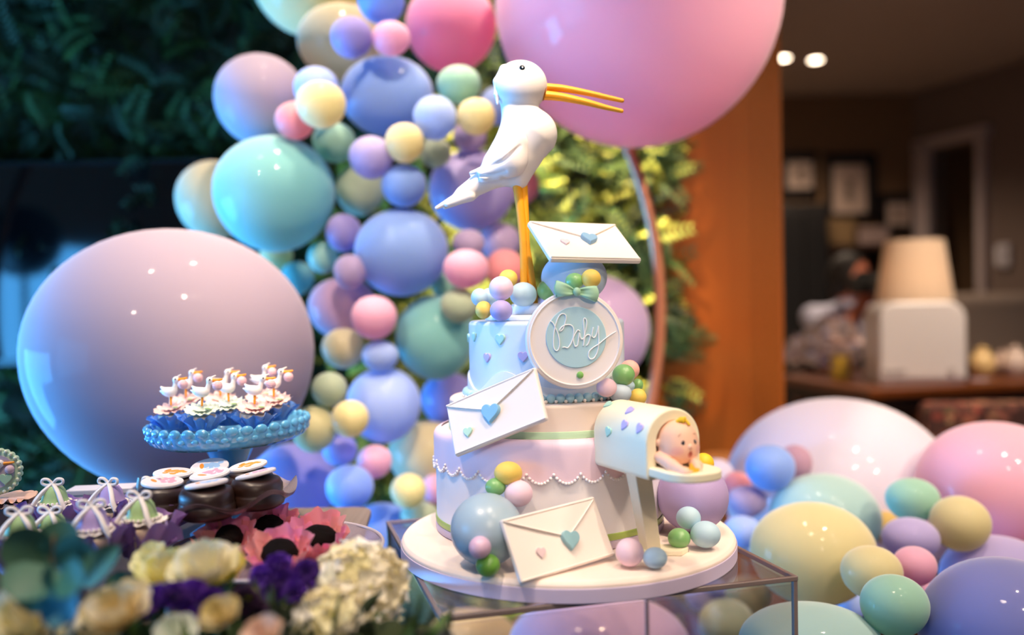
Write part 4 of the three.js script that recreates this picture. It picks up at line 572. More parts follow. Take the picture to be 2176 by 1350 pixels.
// chocolate cakes on the pleated plate
const CP = P(462, 1056, 1.0);
{ const g = thing('pleated_plate', 'pale grey glass pedestal plate with wavy rim under the chocolate cakes', 'cake stand', V(CP.x, TT, CP.z)), h = CP.y - TT, R = 0.0905;
  const gl = M('#b9a9ad', 0.2, { transmission: 0.35, thickness: 0, clearcoat: 0.6, clearcoatRoughness: 0.1, bumpMap: grainBump, bumpScale: 0.0006, side: THREE.DoubleSide });
  mesh('foot', lathe([[0.001, 0.001], [0.045, 0], [0.046, 0.006], [0.02, 0.012], [0.014, 0.03], [0.024, 0.04], [0.013, 0.052], [0.018, h - 0.02], [0.03, h - 0.012]], 40), M('#2f7fc0', 0.1, { clearcoat: 1 }), g).userData.label = 'glossy blue glass foot';
  const tl = new THREE.Group(); tl.name = 'plate'; tl.position.y = h; tl.rotation.z = 0.07; g.add(tl);
  mesh('dish', grid(120, 10, (u, v) => { const a = u * 2 * Math.PI, r = v * R * (1 + 0.012 * Math.sin(a * 9) * v); return [Math.sin(a) * r, -0.012 + 0.018 * v ** 4 + 0.006 * v ** 5 * Math.sin(a * 7 + 1), Math.cos(a) * r]; }, true), gl, tl);
  mesh('dish_underside', grid(120, 10, (u, v) => { const a = u * 2 * Math.PI, r = v * R * 0.985 * (1 + 0.012 * Math.sin(a * 9) * v); return [Math.sin(a) * r, -0.016 + 0.019 * v ** 4 + 0.006 * v ** 5 * Math.sin(a * 7 + 1), Math.cos(a) * r]; }, true), gl, tl);
  const choc = M('#28120a', 0.42, { clearcoat: 0.25, clearcoatRoughness: 0.3 });
  const print = (k) => tex(256, (x, s) => { x.fillStyle = '#efe6ea'; x.fillRect(0, 0, s, s); const cs = ['#e9a6bd', '#8fd0cc', '#b49ad6', '#f2a33a', '#ef8f7e', '#f0d27a', '#9fc6ee']; for (let i = 0; i < 12; i++) { const j = (i * 7 + k * 3) % cs.length; x.fillStyle = cs[j]; x.beginPath(); x.arc(s * (0.26 + 0.5 * ((i * 0.37 + k * 0.11) % 1)), s * (0.2 + 0.42 * ((i * 0.53 + k * 0.2) % 1)), s * (0.06 + 0.04 * ((i * 0.31) % 1)), 0, 7); x.fill(); } x.fillStyle = '#f0921e'; x.beginPath(); x.ellipse(s * 0.5, s * 0.72, s * 0.17, s * 0.06, -0.3, 0, 7); x.fill(); });
  const prints = [0, 1, 2].map((k) => M(0xffffff, 0.5, { map: print(k) })), icing = fond('#f3edee');
  const C = [[345, 1030, 0.975, 0, 0.10, 'left chocolate cake on the pleated plate, flat printed disc on top'], [368, 1008, 1.03, 1, 0.06, 'chocolate cake at the back left of the pleated plate'], [453, 1002, 1.05, 2, 0.25, 'rearmost chocolate cake on the pleated plate, its disc highest and tilted forward'], [447, 1030, 0.998, 0, 0.0, 'middle chocolate cake wedged behind the front one on the pleated plate'], [528, 1008, 1.035, 1, -0.05, 'chocolate cake at the back right of the pleated plate'], [440, 1056, 0.94, 2, -0.12, 'front chocolate cake on the pleated plate seen edge-on under its white disc'], [545, 1036, 0.975, 0, -0.15, 'right chocolate cake on the pleated plate, nearest the plate tip']];
  C.forEach(([x, y, d, k, tz, label], i) => { const q = P(x, y, d), c = thing('chocolate_cake', label, 'cake', null, 'chocolate cakes on the pleated plate'); const ty = CP.y - 0.011 + (q.x - CP.x) * 0.07; c.position.set(q.x, ty, q.z); c.rotation.set(i === 2 ? 0.12 : 0, rr(0, 6), 0); c.rotation.order = 'YXZ';
    mesh('chocolate_body', grid(40, 20, (u, v) => { const a = u * 2 * Math.PI, pr = [[0.001, 0], [0.024, 0.0005], [0.0295, 0.004], [0.031, 0.009], [0.0298, 0.0145], [0.0282, 0.0172], [0.0288, 0.020], [0.0285, 0.026], [0.0255, 0.0315], [0.018, 0.034], [0.001, 0.0345]], f = v * (pr.length - 1), m = Math.min(Math.floor(f), pr.length - 2), t = f - m, r = lerp(pr[m][0], pr[m + 1][0], t) * (1 + 0.02 * Math.sin(a * 3 + i)), yy = lerp(pr[m][1], pr[m + 1][1], t); return [Math.sin(a) * r, yy * (1 + 0.03 * Math.sin(a * 2 + i)), Math.cos(a) * r]; }, true), choc, c);
    const t = new THREE.Group(); t.name = 'topper'; t.position.y = 0.0355; c.add(t); const wq = new THREE.Quaternion().setFromEuler(c.rotation).invert(); t.quaternion.copy(wq).multiply(new THREE.Quaternion().setFromEuler(new THREE.Euler([0.06, 0.05, 0.30, 0.10, 0.08, -0.06, -0.05][i], 0, [-0.08, -0.06, 0, 0.10, 0.14, 0.13, 0.22][i])));
    mesh('sugar_disc', lathe([[0.001, 0], [0.0215, 0], [0.0225, 0.001], [0.0225, 0.003], [0.0218, 0.0038], [0.001, 0.004]], 40), icing, t); mesh('print', new THREE.CylinderGeometry(0.0205, 0.0205, 0.0003, 40), prints[k], t, V(0, 0.0041, 0), [0, rr(-1, 1), 0]); });
}
// bell cupcakes in purple paper
{ const purples = [paper('#9672b4'), paper('#a584c2'), paper('#8460a6')], wh = fond('#efe6e0'), tr = P(190, 1190, 0.93);
  const t = thing('dark_tray', 'dark round tray with thin pale rim under the bell sweets', 'tray', V(tr.x, TT, tr.z));
  mesh('dish', lathe([[0.001, 0.012], [0.12, 0.012], [0.135, 0.018], [0.136, 0.02], [0.13, 0.014], [0.11, 0], [0.001, 0]], 72), M('#2a2226', 0.3, { clearcoat: 0.4 }), t); mesh('rim', new THREE.TorusGeometry(0.1355, 0.0016, 8, 96), M('#a89078', 0.35, { metalness: 0.4 }), t, V(0, 0.0195, 0), [Math.PI / 2, 0, 0]);
  const make = (bc) => { const g = new THREE.Group(), bm = fond(bc); wrapper(g, 6, purples, 0.017, 0.034, 0.034, 0.62, 0.005, 0.55); mesh('sweet', lathe([[0.001, 0.002], [0.017, 0.002], [0.0215, 0.02], [0.021, 0.026], [0.001, 0.029]], 28), M('#dcc6a6', 0.6), g);
    mesh('lace_base', grid(56, 3, (u, v) => { const a = u * 2 * Math.PI, r = v * (0.0215 + 0.0013 * Math.sin(a * 14)); return [Math.sin(a) * r, 0.0305 + 0.0012 * Math.sin(a * 14) * v, Math.cos(a) * r]; }, true), wh, g);
    const b = mesh('bell', lathe([[0.0145, 0], [0.0148, 0.0012], [0.0132, 0.0028], [0.0118, 0.008], [0.0105, 0.013], [0.0075, 0.0175], [0.003, 0.0195], [0.001, 0.0198]], 36), bm, g, V(0, 0.032, 0)); bm.side = THREE.DoubleSide; b.userData.label = 'sugar bell';
    const pe = []; for (let i = 0; i < 22; i++) { const a = i / 22 * 2 * Math.PI; pe.push(moved(new THREE.SphereGeometry(0.0017, 8, 6), Math.sin(a) * 0.0152, 0.0012, Math.cos(a) * 0.0152)); } mesh('bell_lace', merge(pe), wh, b);
    const bow = new THREE.Group(); bow.name = 'bow'; bow.position.set(0, 0.0525, 0.003); g.add(bow);
    for (const s of [-1, 1]) { mesh('loop', tube([V(0, 0, 0), V(s * 0.005, 0.005, 0.001), V(s * 0.010, 0.0045, 0.001), V(s * 0.0105, 0.001, 0.001), V(s * 0.006, -0.001, 0.001), V(0, 0, 0)], 0.0016, 0.0016, 24, 8), wh, bow); mesh('tail', tube([V(0, 0, 0), V(s * 0.008, -0.008, 0.007), V(s * 0.0135, -0.017, 0.012), V(s * 0.017, -0.024, 0.013)], 0.0022, 0.0026, 16, 8), wh, bow); }
    mesh('knot', new THREE.SphereGeometry(0.0026, 10, 8), wh, bow); return g; };
  const pg = make('#aacb8c'), pl = make('#b79fd4');
  const S = [[116, 1056, 1.02, pg, 'green bell sweet at the back left of the purple-wrapped group'], [236, 1056, 0.99, pl, 'lilac bell sweet at the back of the purple-wrapped group'], [330, 1054, 0.985, pg, 'green bell sweet at the back right, nearest the chocolate cakes'], [302, 1088, 0.89, pg, 'front right green bell sweet in a tall purple wrapper'], [198, 1108, 0.86, pl, 'front lilac bell sweet beside the dark eucalyptus leaves'], [45, 1122, 0.88, pg, 'pale green bell sweet at the far left, above the eucalyptus'], [112, 1118, 0.93, pg, 'bell sweet mostly hidden behind the eucalyptus leaf']];
  S.forEach(([x, y, d, p, label]) => { const g = p.clone(); g.name = numbered('bell_sweet'); g.scale.setScalar(1.12); tag(g, label, 'sweet', 'bell sweets in purple paper'); scene.add(g); g.position.copy(P(x, y, d)); g.position.y = Math.max(g.position.y - 0.043, TT + 0.013); g.rotation.y = rr(-0.3, 0.3); }); }
// pink petal cups with chocolate truffles
{ const pinks = [paper('#fa98a8'), paper('#fa98c4'), paper('#fbacac')], choc = M('#0d0504', 0.8, { specularIntensity: 0.25, bumpMap: grainBump, bumpScale: 0.0012 }), pc = P(585, 1165, 0.94);
  const pl = thing('glass_plate', 'round glittery glass plate under the pink petal cups', 'plate', V(pc.x, TT + 0.026, pc.z)); mesh('plate_foot', lathe([[0.001, -0.026], [0.05, -0.026], [0.04, -0.02], [0.02, 0], [0.001, 0.001]], 32), M('#a89aa4', 0.15, { transmission: 0.4, thickness: 0 }), pl); mesh('dish', grid(96, 8, (u, v) => { const a = u * 2 * Math.PI, r = v * 0.115 * (1 + 0.02 * Math.cos(a * 16) * v); return [Math.sin(a) * r, 0.002 + 0.014 * v ** 5, Math.cos(a) * r]; }, true), M('#a89aa4', 0.15, { transmission: 0.4, thickness: 0, side: THREE.DoubleSide, bumpMap: grainBump, bumpScale: 0.001 }), pl); mesh('rim', new THREE.TorusGeometry(0.115, 0.002, 8, 96), M('#c0b4bc', 0.15), pl, V(0, 0.0155, 0), [Math.PI / 2, 0, 0]);
  const truf = new THREE.SphereGeometry(1, 26, 20); { const p = truf.attributes.position; for (let i = 0; i < p.count; i++) { const k = 1 + 0.05 * Math.sin(p.getX(i) * 31 + p.getY(i) * 27) * Math.sin(p.getZ(i) * 29 + p.getY(i) * 17); p.setXYZ(i, p.getX(i) * k, p.getY(i) * k, p.getZ(i) * k); } truf.computeVertexNormals(); }
  const S = [[484, 1140, 0.934, 0.5, 'left coral-pink petal cup with two chocolate truffles'], [573, 1112, 0.99, 0, 'rear pink petal cup with a dark chocolate truffle'], [678, 1134, 0.945, -0.35, 'right pink petal cup curling over its dark truffle'], [598, 1166, 0.89, 0.1, 'front pink petal cup below the other three']];
  S.forEach(([x, y, d, tz, label], i) => { const q = P(x, y, d), g = thing('petal_cup', label, 'sweet', V(q.x, TT + 0.034, q.z), 'pink petal cups of truffles'); g.rotation.set(0.36, rr(0, 6), 0, 'XYZ'); const in1 = new THREE.Group();
    for (let k = 0; k < 6; k++) { const p = mesh('petal', petal(0.017, rr(0.031, 0.035), rr(0.027, 0.033), 0.70, 0.0030, rr(0, 6), 0.9, 0.13), pinks[k % 3], g); p.rotation.y = k / 6 * 2 * Math.PI; p.rotation.z = rr(-0.06, 0.06); }
    for (let k = 0; k < 5; k++) { const p = mesh('petal', petal(0.014, rr(0.0255, 0.028), rr(0.018, 0.023), 0.8, 0.0030, rr(0, 6), 0.9, 0.13), pinks[(k + 1) % 3], g); p.rotation.y = k / 5 * 2 * Math.PI + 0.4; p.position.y = 0.002; }
    for (const [a, b] of i === 0 ? [[-0.008, -0.006], [0.008, 0.008]] : [[0, 0]]) { const t = mesh('truffle', truf, choc, g, V(a, 0.0172, b)); t.scale.set(i === 0 ? 0.0145 : 0.0205, 0.0135, i === 0 ? 0.0145 : 0.018); }
    mesh('cup_base', lathe([[0.001, 0], [0.013, 0], [0.015, 0.008]], 20), pinks[0], g); }); }
// round stork cookie at the left edge and small white boxes
{ const c = P(-8, 1003, 1.02), g = thing('round_cookie', 'round mint cookie with pearl edge and a sugar stork, cut by the left edge', 'cookie', c); face(g, 0.25, -0.1); const s = 1.02 / F, mint = fond('#b9d2b4');
  mesh('disc', grid(120, 6, (u, v) => { const a = u * 2 * Math.PI, r = Math.min(v * 1.25, 1) * (47 + 3 * Math.abs(Math.sin(a * 12))) * s, z = v > 0.8 ? -0.006 * (v - 0.8) / 0.2 : 0; return [Math.sin(a) * r, Math.cos(a) * r, z]; }, true), mint, g); mesh('disc_back', new THREE.CylinderGeometry(46 * s, 46 * s, 0.005, 48).rotateX(Math.PI / 2), mint, g, V(0, 0, -0.003));
  mesh('centre_disc', new THREE.CylinderGeometry(35 * s, 35 * s, 0.002, 48).rotateX(Math.PI / 2), fond('#b9a8b8'), g, V(0, 0, 0.001));
  const pe = new THREE.SphereGeometry(3.6 * s, 12, 8), pm = M('#dfe3c8', 0.2); for (let i = 0; i < 24; i++) { const a = (i + 0.5) / 24 * 2 * Math.PI; mesh('pearl', pe, pm, g, V(Math.sin(a) * 45 * s, Math.cos(a) * 45 * s, 0.001)); }
  const st = sdf((p) => { let f = ell(p, [-14, -8, 4], [15, 11, 6]); f = smin(f, cap(p, [-2, -4, 5], [6, 12, 5], 6, 5), 4); return smin(f, ell(p, [8, 17, 5], [8, 8, 6]), 3); }, [-32, -22, -4], [18, 28, 14], 1.4).scale(s, s, s); mesh('sugar_stork', st, fond('#f2ece6'), g);
  mesh('beak', tube([V(15 * s, 17 * s, 5 * s), V(34 * s, 19 * s, 5 * s)], 3.4 * s, 2 * s, 6, 8), M('#f0981c', 0.5), g); mesh('bundle', new THREE.SphereGeometry(9.5 * s, 18, 14), M('#d5b4bc', 0.6), g, V(27 * s, 4 * s, 5 * s)); mesh('sugar_heart', heart(22 * s, 0.003), fond('#a9c9a2'), g, V(20 * s, -16 * s, 0.002)); mesh('eye', new THREE.SphereGeometry(1.7 * s, 8, 6), M(0x101418, 0.3), g, V(9 * s, 18 * s, 11 * s));
  const b = P(25, 1064, 1.03), gb = thing('frosted_block', 'pale pink ruffled sweet under the round stork cookie', 'sweet', V(b.x - 0.02, TT, b.z)); mesh('filling', box(0.075, b.y - TT + 0.002, 0.045, 0.008), M('#4a2a1c', 0.5), gb, V(0, (b.y - TT) / 2, 0));
  for (let k = 0; k < 2; k++) mesh('ruffle', grid(100, 6, (u, v) => { const a = u * 2 * Math.PI, e = 1 + 0.07 * Math.sin(a * 15 + k), r = v; const q = (c) => Math.sign(c) * Math.abs(c) ** 0.5; return [q(Math.sin(a)) * 0.041 * r * e, b.y - TT - 0.002 + k * 0.006 + 0.003 * Math.sin(a * 15) * r, q(Math.cos(a)) * 0.026 * r * e]; }, true), M('#e2b8a4', 0.65, { side: THREE.DoubleSide }), gb);
  for (const [px, py, w, label] of [[182, 1046, 0.036, 'left of two small white boxes behind the bell sweets'], [258, 1042, 0.034, 'right of two small white boxes behind the bell sweets']]) { const q = P(px, py, 1.12), o = thing('small_box', label, 'box', V(q.x, TT, q.z)); o.rotation.y = 0.12; mesh('carton', box(w, q.y - TT, 0.03, 0.002), M('#d9d4d8', 0.5), o, V(0, (q.y - TT) / 2, 0)); mesh('lid', box(w + 0.002, 0.008, 0.032, 0.002), M('#e2dde2', 0.5), o, V(0, q.y - TT + 0.002, 0)); }
  const q = P(300, 1048, 1.11), o = thing('glitter_cone', 'small silver glittery cone beside the white boxes', 'sweet', V(q.x, TT, q.z)); const cm = M('#9a948e', 0.3, { metalness: 0.7, bumpMap: grainBump, bumpScale: 0.002 }); mesh('cone', new THREE.CylinderGeometry(0.004, 0.02, q.y - TT + 0.02, 24), cm, o, V(0, (q.y - TT + 0.02) / 2, 0)); mesh('base', new THREE.CylinderGeometry(0.022, 0.022, 0.004, 24), cm, o, V(0, 0.002, 0)); }

// ------------------------------------------------------------------ flowers in the foreground
const stemM = M('#3c5420', 0.6), down = (o, q) => V(0, TT - q.y, 0);
const pt = (c, t = 0.25) => M(c, 0.7, { transmission: t, side: THREE.DoubleSide });
{ const vz = -0.66, g = thing('flower_trough', 'low dark trough holding the foreground flowers, hidden under the blooms', 'planter', V(-0.26, TT, vz)); mesh('trough', box(0.42, 0.03, 0.14, 0.012), M('#231a14', 0.6), g, V(0, 0.015, 0)); mesh('moss', grid(40, 16, (u, v) => [(u - 0.5) * 0.40, 0.028 + 0.01 * Math.sin(u * 23) * Math.sin(v * 9) + 0.006 * Math.sin(u * 61 + v * 31), (0.5 - v) * 0.13]), M('#2a3512', 0.9), g);
  const lf = grid(8, 8, (u, v) => { const w = Math.sin(Math.PI * Math.pow(v, 0.8)) * 0.011, x = (u * 2 - 1); return [x * w, v * 0.06, -0.012 * v * v + 0.004 * x * x]; });
  const lm = [pt('#35501a'), pt('#4a6a1e'), pt('#26381a')];
  for (let i = 0; i < 150; i++) { const l = mesh('leaf', lf, lm[i % 3], g, V(rr(-0.2, 0.2), rr(0.02, 0.04), rr(-0.06, 0.06)), [rr(-1.3, 1.3), rr(0, 6), rr(-1.2, 1.2)]); l.scale.setScalar(rr(0.45, 0.75)); } }
function rose(px, py, d, R, cols, label, n = 4, tilt = 0.5) {
  const q = P(px, py, d), g = thing('cream_bloom', label, 'flower', q); g.rotation.set(tilt, rr(-0.6, 0.6), rr(-0.3, 0.3));
  const ms = cols.map((c) => pt(c)), geos = [0, 1, 2, 3].map((k) => petal(R * 0.1, R * [0.42, 0.66, 0.9, 1.12][k], R * [1.2, 1.15, 1.0, 0.78][k], [0.9, 0.8, 0.66, 0.56][k], R * 0.03, k * 2, [0.5, 0.6, 0.75, 0.9][k], 0.2, 10, 8));
  for (let l = 0; l < n; l++) { const k = n < 4 ? l + (l > 0 ? 1 : 0) : l, cnt = [3, 4, 5, 6][k]; for (let i = 0; i < cnt; i++) { const p = mesh('petal', geos[k], ms[(i + l) % ms.length], g); p.rotation.set(0, (i + l * 0.37) / cnt * 2 * Math.PI, 0); p.scale.setScalar(rr(0.92, 1.06)); p.position.y = -R * 0.4; } }
  const s = V(0, -R * 0.3, 0), e = g.worldToLocal(V(lerp(q.x, -0.26, 0.4), TT + 0.03, lerp(q.z, -0.66, 0.5))); mesh('stem', tube([s, e], 0.003, 0.003, 4, 6), stemM, g); return g;
}
rose(358, 1222, 0.74, 0.0235, ['#f0e6a8', '#ecdf86', '#f6efd0'], 'left of the two pale yellow blooms above the purple statice');
rose(438, 1212, 0.73, 0.026, ['#f4eccd', '#efe6b8', '#f6f0dc'], 'creamy round bloom right of the left pale yellow one');
rose(486, 1214, 0.76, 0.016, ['#ecdc7c', '#e6d670'], 'small yellow bloom at the right end of the pale yellow group', 3);
rose(320, 1190, 0.78, 0.015, ['#f1e9b4', '#ece0a0'], 'small yellowish bloom at the top left of the pale yellow group', 3);
rose(250, 1310, 0.66, 0.025, ['#f0dfb0', '#f5ecd2', '#e9d398'], 'large cream bloom at the bottom, right of the eucalyptus');
rose(60, 1325, 0.66, 0.027, ['#efe4c0', '#e6dba0', '#f4efdc'], 'cream bloom in the lower left corner');
rose(160, 1345, 0.66, 0.016, ['#d9e6ee', '#e6eef0'], 'small bluish white bloom at the bottom edge below the eucalyptus', 3);
rose(372, 1350, 0.66, 0.015, ['#dfe6d4', '#eceede'], 'small greenish white bloom at the bottom edge under purple statice', 3);
rose(560, 1352, 0.62, 0.014, ['#e8c2a6', '#ecd0b8'], 'peach bloom at the bottom edge under the right purple statice', 3);
rose(470, 1310, 0.64, 0.014, ['#d9c27c', '#e2d09a'], 'small tan bloom between the two purple statice sprigs', 3);
// white hydrangea
function hydrangea(px, py, d, R, label, n) {
  const q = P(px, py, d), g = thing('hydrangea_head', label, 'flower', q), pg = grid(6, 6, (u, v) => { const x = u * 2 - 1, w = Math.sin(Math.PI * Math.pow(v, 0.62)) * 0.0058; return [x * w, 0.0008 + 0.0018 * x * x + 0.0022 * v * v, 0.0008 + v * 0.0118]; });
  const four = merge([0, 1, 2, 3].map((i) => pg.clone().rotateY(i * Math.PI / 2 + (i % 2) * 0.08))), ms = [pt('#faf4e2'), pt('#f6ecca'), pt('#fbf8f0'), pt('#f0e8ba')], eye = new THREE.SphereGeometry(0.0013, 8, 6), em = M('#d8cf7c', 0.6);
  for (let i = 0; i < n; i++) { const y = 1 - 1.75 * (i + 0.5) / n, a = i * 2.39996, s = Math.sqrt(1 - y * y), dir = V(Math.cos(a) * s, y, Math.sin(a) * s), f = mesh('floret', four, ms[i % 4], g, dir.clone().multiplyScalar(R * rr(0.88, 1.08))); f.quaternion.setFromUnitVectors(V(0, 1, 0), dir.clone().add(V(rr(-0.3, 0.3), rr(-0.3, 0.3), rr(-0.3, 0.3))).normalize()); f.rotateY(rr(0, 6)); f.scale.setScalar(rr(1.15, 1.6)); mesh('floret_eye', eye, em, f, V(0, 0.0016, 0)); }
  mesh('head_core', new THREE.SphereGeometry(R * 0.82, 20, 14), M('#7f7a3c', 0.9), g); mesh('stem', tube([V(0, -R * 0.8, 0), g.worldToLocal(V(lerp(q.x, -0.2, 0.6), TT + 0.02, q.z))], 0.004, 0.004, 4, 6), stemM, g);
}
hydrangea(757, 1262, 0.80, 0.039, 'large white hydrangea head at right, beside the clear plinth', 72);
hydrangea(700, 1345, 0.74, 0.034, 'lower white hydrangea head at the bottom edge beside the plinth', 56);
// white slender buds by the hydrangea
[[690, 1248, 0.75, 0.5], [672, 1262, 0.75, 0.9], [703, 1226, 0.76, 0.1]].forEach(([x, y, d, a], i) => { const o = thing('white_bud', ['middle slender white bud left of the hydrangea', 'lowest slender white bud left of the hydrangea', 'highest slender white bud left of the hydrangea'][i], 'flower', P(x, y, d)); o.rotation.z = a; mesh('bud', lathe([[0.001, -0.012], [0.004, -0.006], [0.0055, 0.001], [0.004, 0.009], [0.001, 0.014]], 14), M('#f2f0dc', 0.6), o); mesh('stem', tube([V(0, -0.011, 0), V(0.012, -0.035, 0.004), V(0.02, -0.06, 0)], 0.0014, 0.0014, 8, 6), stemM, o); });
// purple statice
function statice(d, heads, label, cols) {
  const c = P(heads[0][0], heads[0][1], d), root = V(c.x, TT + 0.03, c.z + 0.02), g = thing('statice_sprig', label, 'flower', root), ms = cols.map((k) => pt(k, 0.2)), cupg = petal(0.0006, 0.0042, 0.0062, 3.14, 0.0006, 1, 0.8, 0.1, 12, 3);
  heads.forEach(([x, y, r], i) => { const q = P(x, y, d + rr(-0.012, 0.012)).sub(root), R = r * d / F, list = [];
    for (let k = 0; k < 44; k++) { const u = rr(-0.3, 1), a = rr(0, 6.28), s = Math.sqrt(1 - u * u), dir = V(Math.cos(a) * s, u, Math.sin(a) * s), f = cupg.clone().scale(1, 1, 1); f.applyQuaternion(new THREE.Quaternion().setFromUnitVectors(V(0, 1, 0), dir)); f.translate(dir.x * R * 0.75, dir.y * R * 0.6, dir.z * R * 0.75); list.push(f); }
    mesh('bloom_cluster', merge(list), ms[i % ms.length], g, q); mesh('stem', tube([V(0, 0, 0), q.clone().multiplyScalar(0.6).add(V(rr(-0.006, 0.006), 0, 0.004)), q], 0.0016, 0.0012, 10, 6), stemM, g); });
}
statice(0.70, [[330, 1280, 30], [372, 1268, 22], [410, 1262, 22], [432, 1296, 26], [446, 1278, 18], [410, 1312, 22]], 'left sprig of purple statice under the pale yellow blooms', ['#7638b8', '#6029a0', '#8444c8']);
statice(0.74, [[592, 1202, 16], [562, 1225, 20], [600, 1240, 24], [640, 1238, 20], [582, 1265, 20], [650, 1216, 16], [625, 1258, 16]], 'right sprig of purple statice below the pink petal cups', ['#6a34b4', '#7d48cc', '#5a2a9c']);
statice(0.68, [[520, 1278, 22], [506, 1292, 20], [540, 1302, 18]], 'dark plum statice sprig between the two purple ones', ['#3c1440', '#4a1a54']);
{ const o = thing('green_bud', 'bright lime green bud beside the dark plum statice', 'flower', P(535, 1266, 0.69)); mesh('bud', new THREE.SphereGeometry(0.0062, 18, 14).scale(0.9, 1.1, 0.9), M('#a9b81c', 0.5), o); mesh('sepal', new THREE.ConeGeometry(0.004, 0.008, 12), stemM, o, V(0, -0.008, 0), [Math.PI, 0, 0]); mesh('stem', tube([V(0, -0.008, 0), V(0.004, -0.05, 0.004)], 0.0013, 0.0013, 4, 6), stemM, o); }
// eucalyptus
{ const d0 = 0.63, c = P(110, 1345, d0), g = thing('eucalyptus_sprig', 'dark blue-green eucalyptus sprig with round leaves, lower left', 'plant', V(c.x, TT + 0.04, c.z)), cols = [M('#3a6e54', 0.55), M('#4f8474', 0.5), M('#30583c', 0.6), M('#38707a', 0.5)];
  const LF = grid(14, 12, (u, v) => { const x = u * 2 - 1, w = Math.sqrt(Math.max(0, 1 - (2 * v - 1) ** 2)) * 0.5; return [x * w, v, 0.10 * x * x * w * 2 - 0.12 * (v - 0.5) ** 2]; });
  for (const m of cols) m.side = THREE.DoubleSide;
  const sp = [P(112, 1345, d0), P(118, 1250, d0), P(108, 1180, d0 + 0.015), P(118, 1130, d0 + 0.03)].map((p) => p.sub(g.position)); mesh('stem', tube([V(0, -0.01, 0), ...sp], 0.0026, 0.0014, 24, 8), M('#54421e', 0.6), g);
  const Lf = (bx, by, tx, ty, w, k, dz = 0, dep = d0) => { const a = P(bx, by, dep), b = P(tx, ty, dep - dz), y = b.clone().sub(a), len = y.length(); y.normalize(); let z = V(0, 0.25, 1); z.addScaledVector(y, -z.dot(y)).normalize(); const x = y.clone().cross(z); const o = mesh('leaf', LF, cols[k], g, a.sub(g.position)); o.quaternion.setFromRotationMatrix(new THREE.Matrix4().makeBasis(x, y, z)); o.scale.set(w * dep / F, len, len); };
  Lf(120, 1205, 128, 1102, 100, 2, -0.01, d0 + 0.02); Lf(110, 1180, 0, 1152, 95, 2, 0.01, d0 + 0.01); Lf(120, 1210, 200, 1170, 100, 1, 0.02); Lf(100, 1200, 30, 1275, 120, 0, 0.03); Lf(105, 1195, 62, 1305, 95, 0, 0.01); Lf(170, 1245, 252, 1158, 58, 1, 0.0, d0 + 0.04); Lf(118, 1240, 150, 1322, 95, 3, 0.03); Lf(130, 1210, 175, 1240, 90, 0, 0.03, d0 - 0.01); Lf(230, 1225, 312, 1290, 74, 2, 0.0, d0 + 0.09); Lf(105, 1190, 92, 1150, 40, 2, 0.03); }

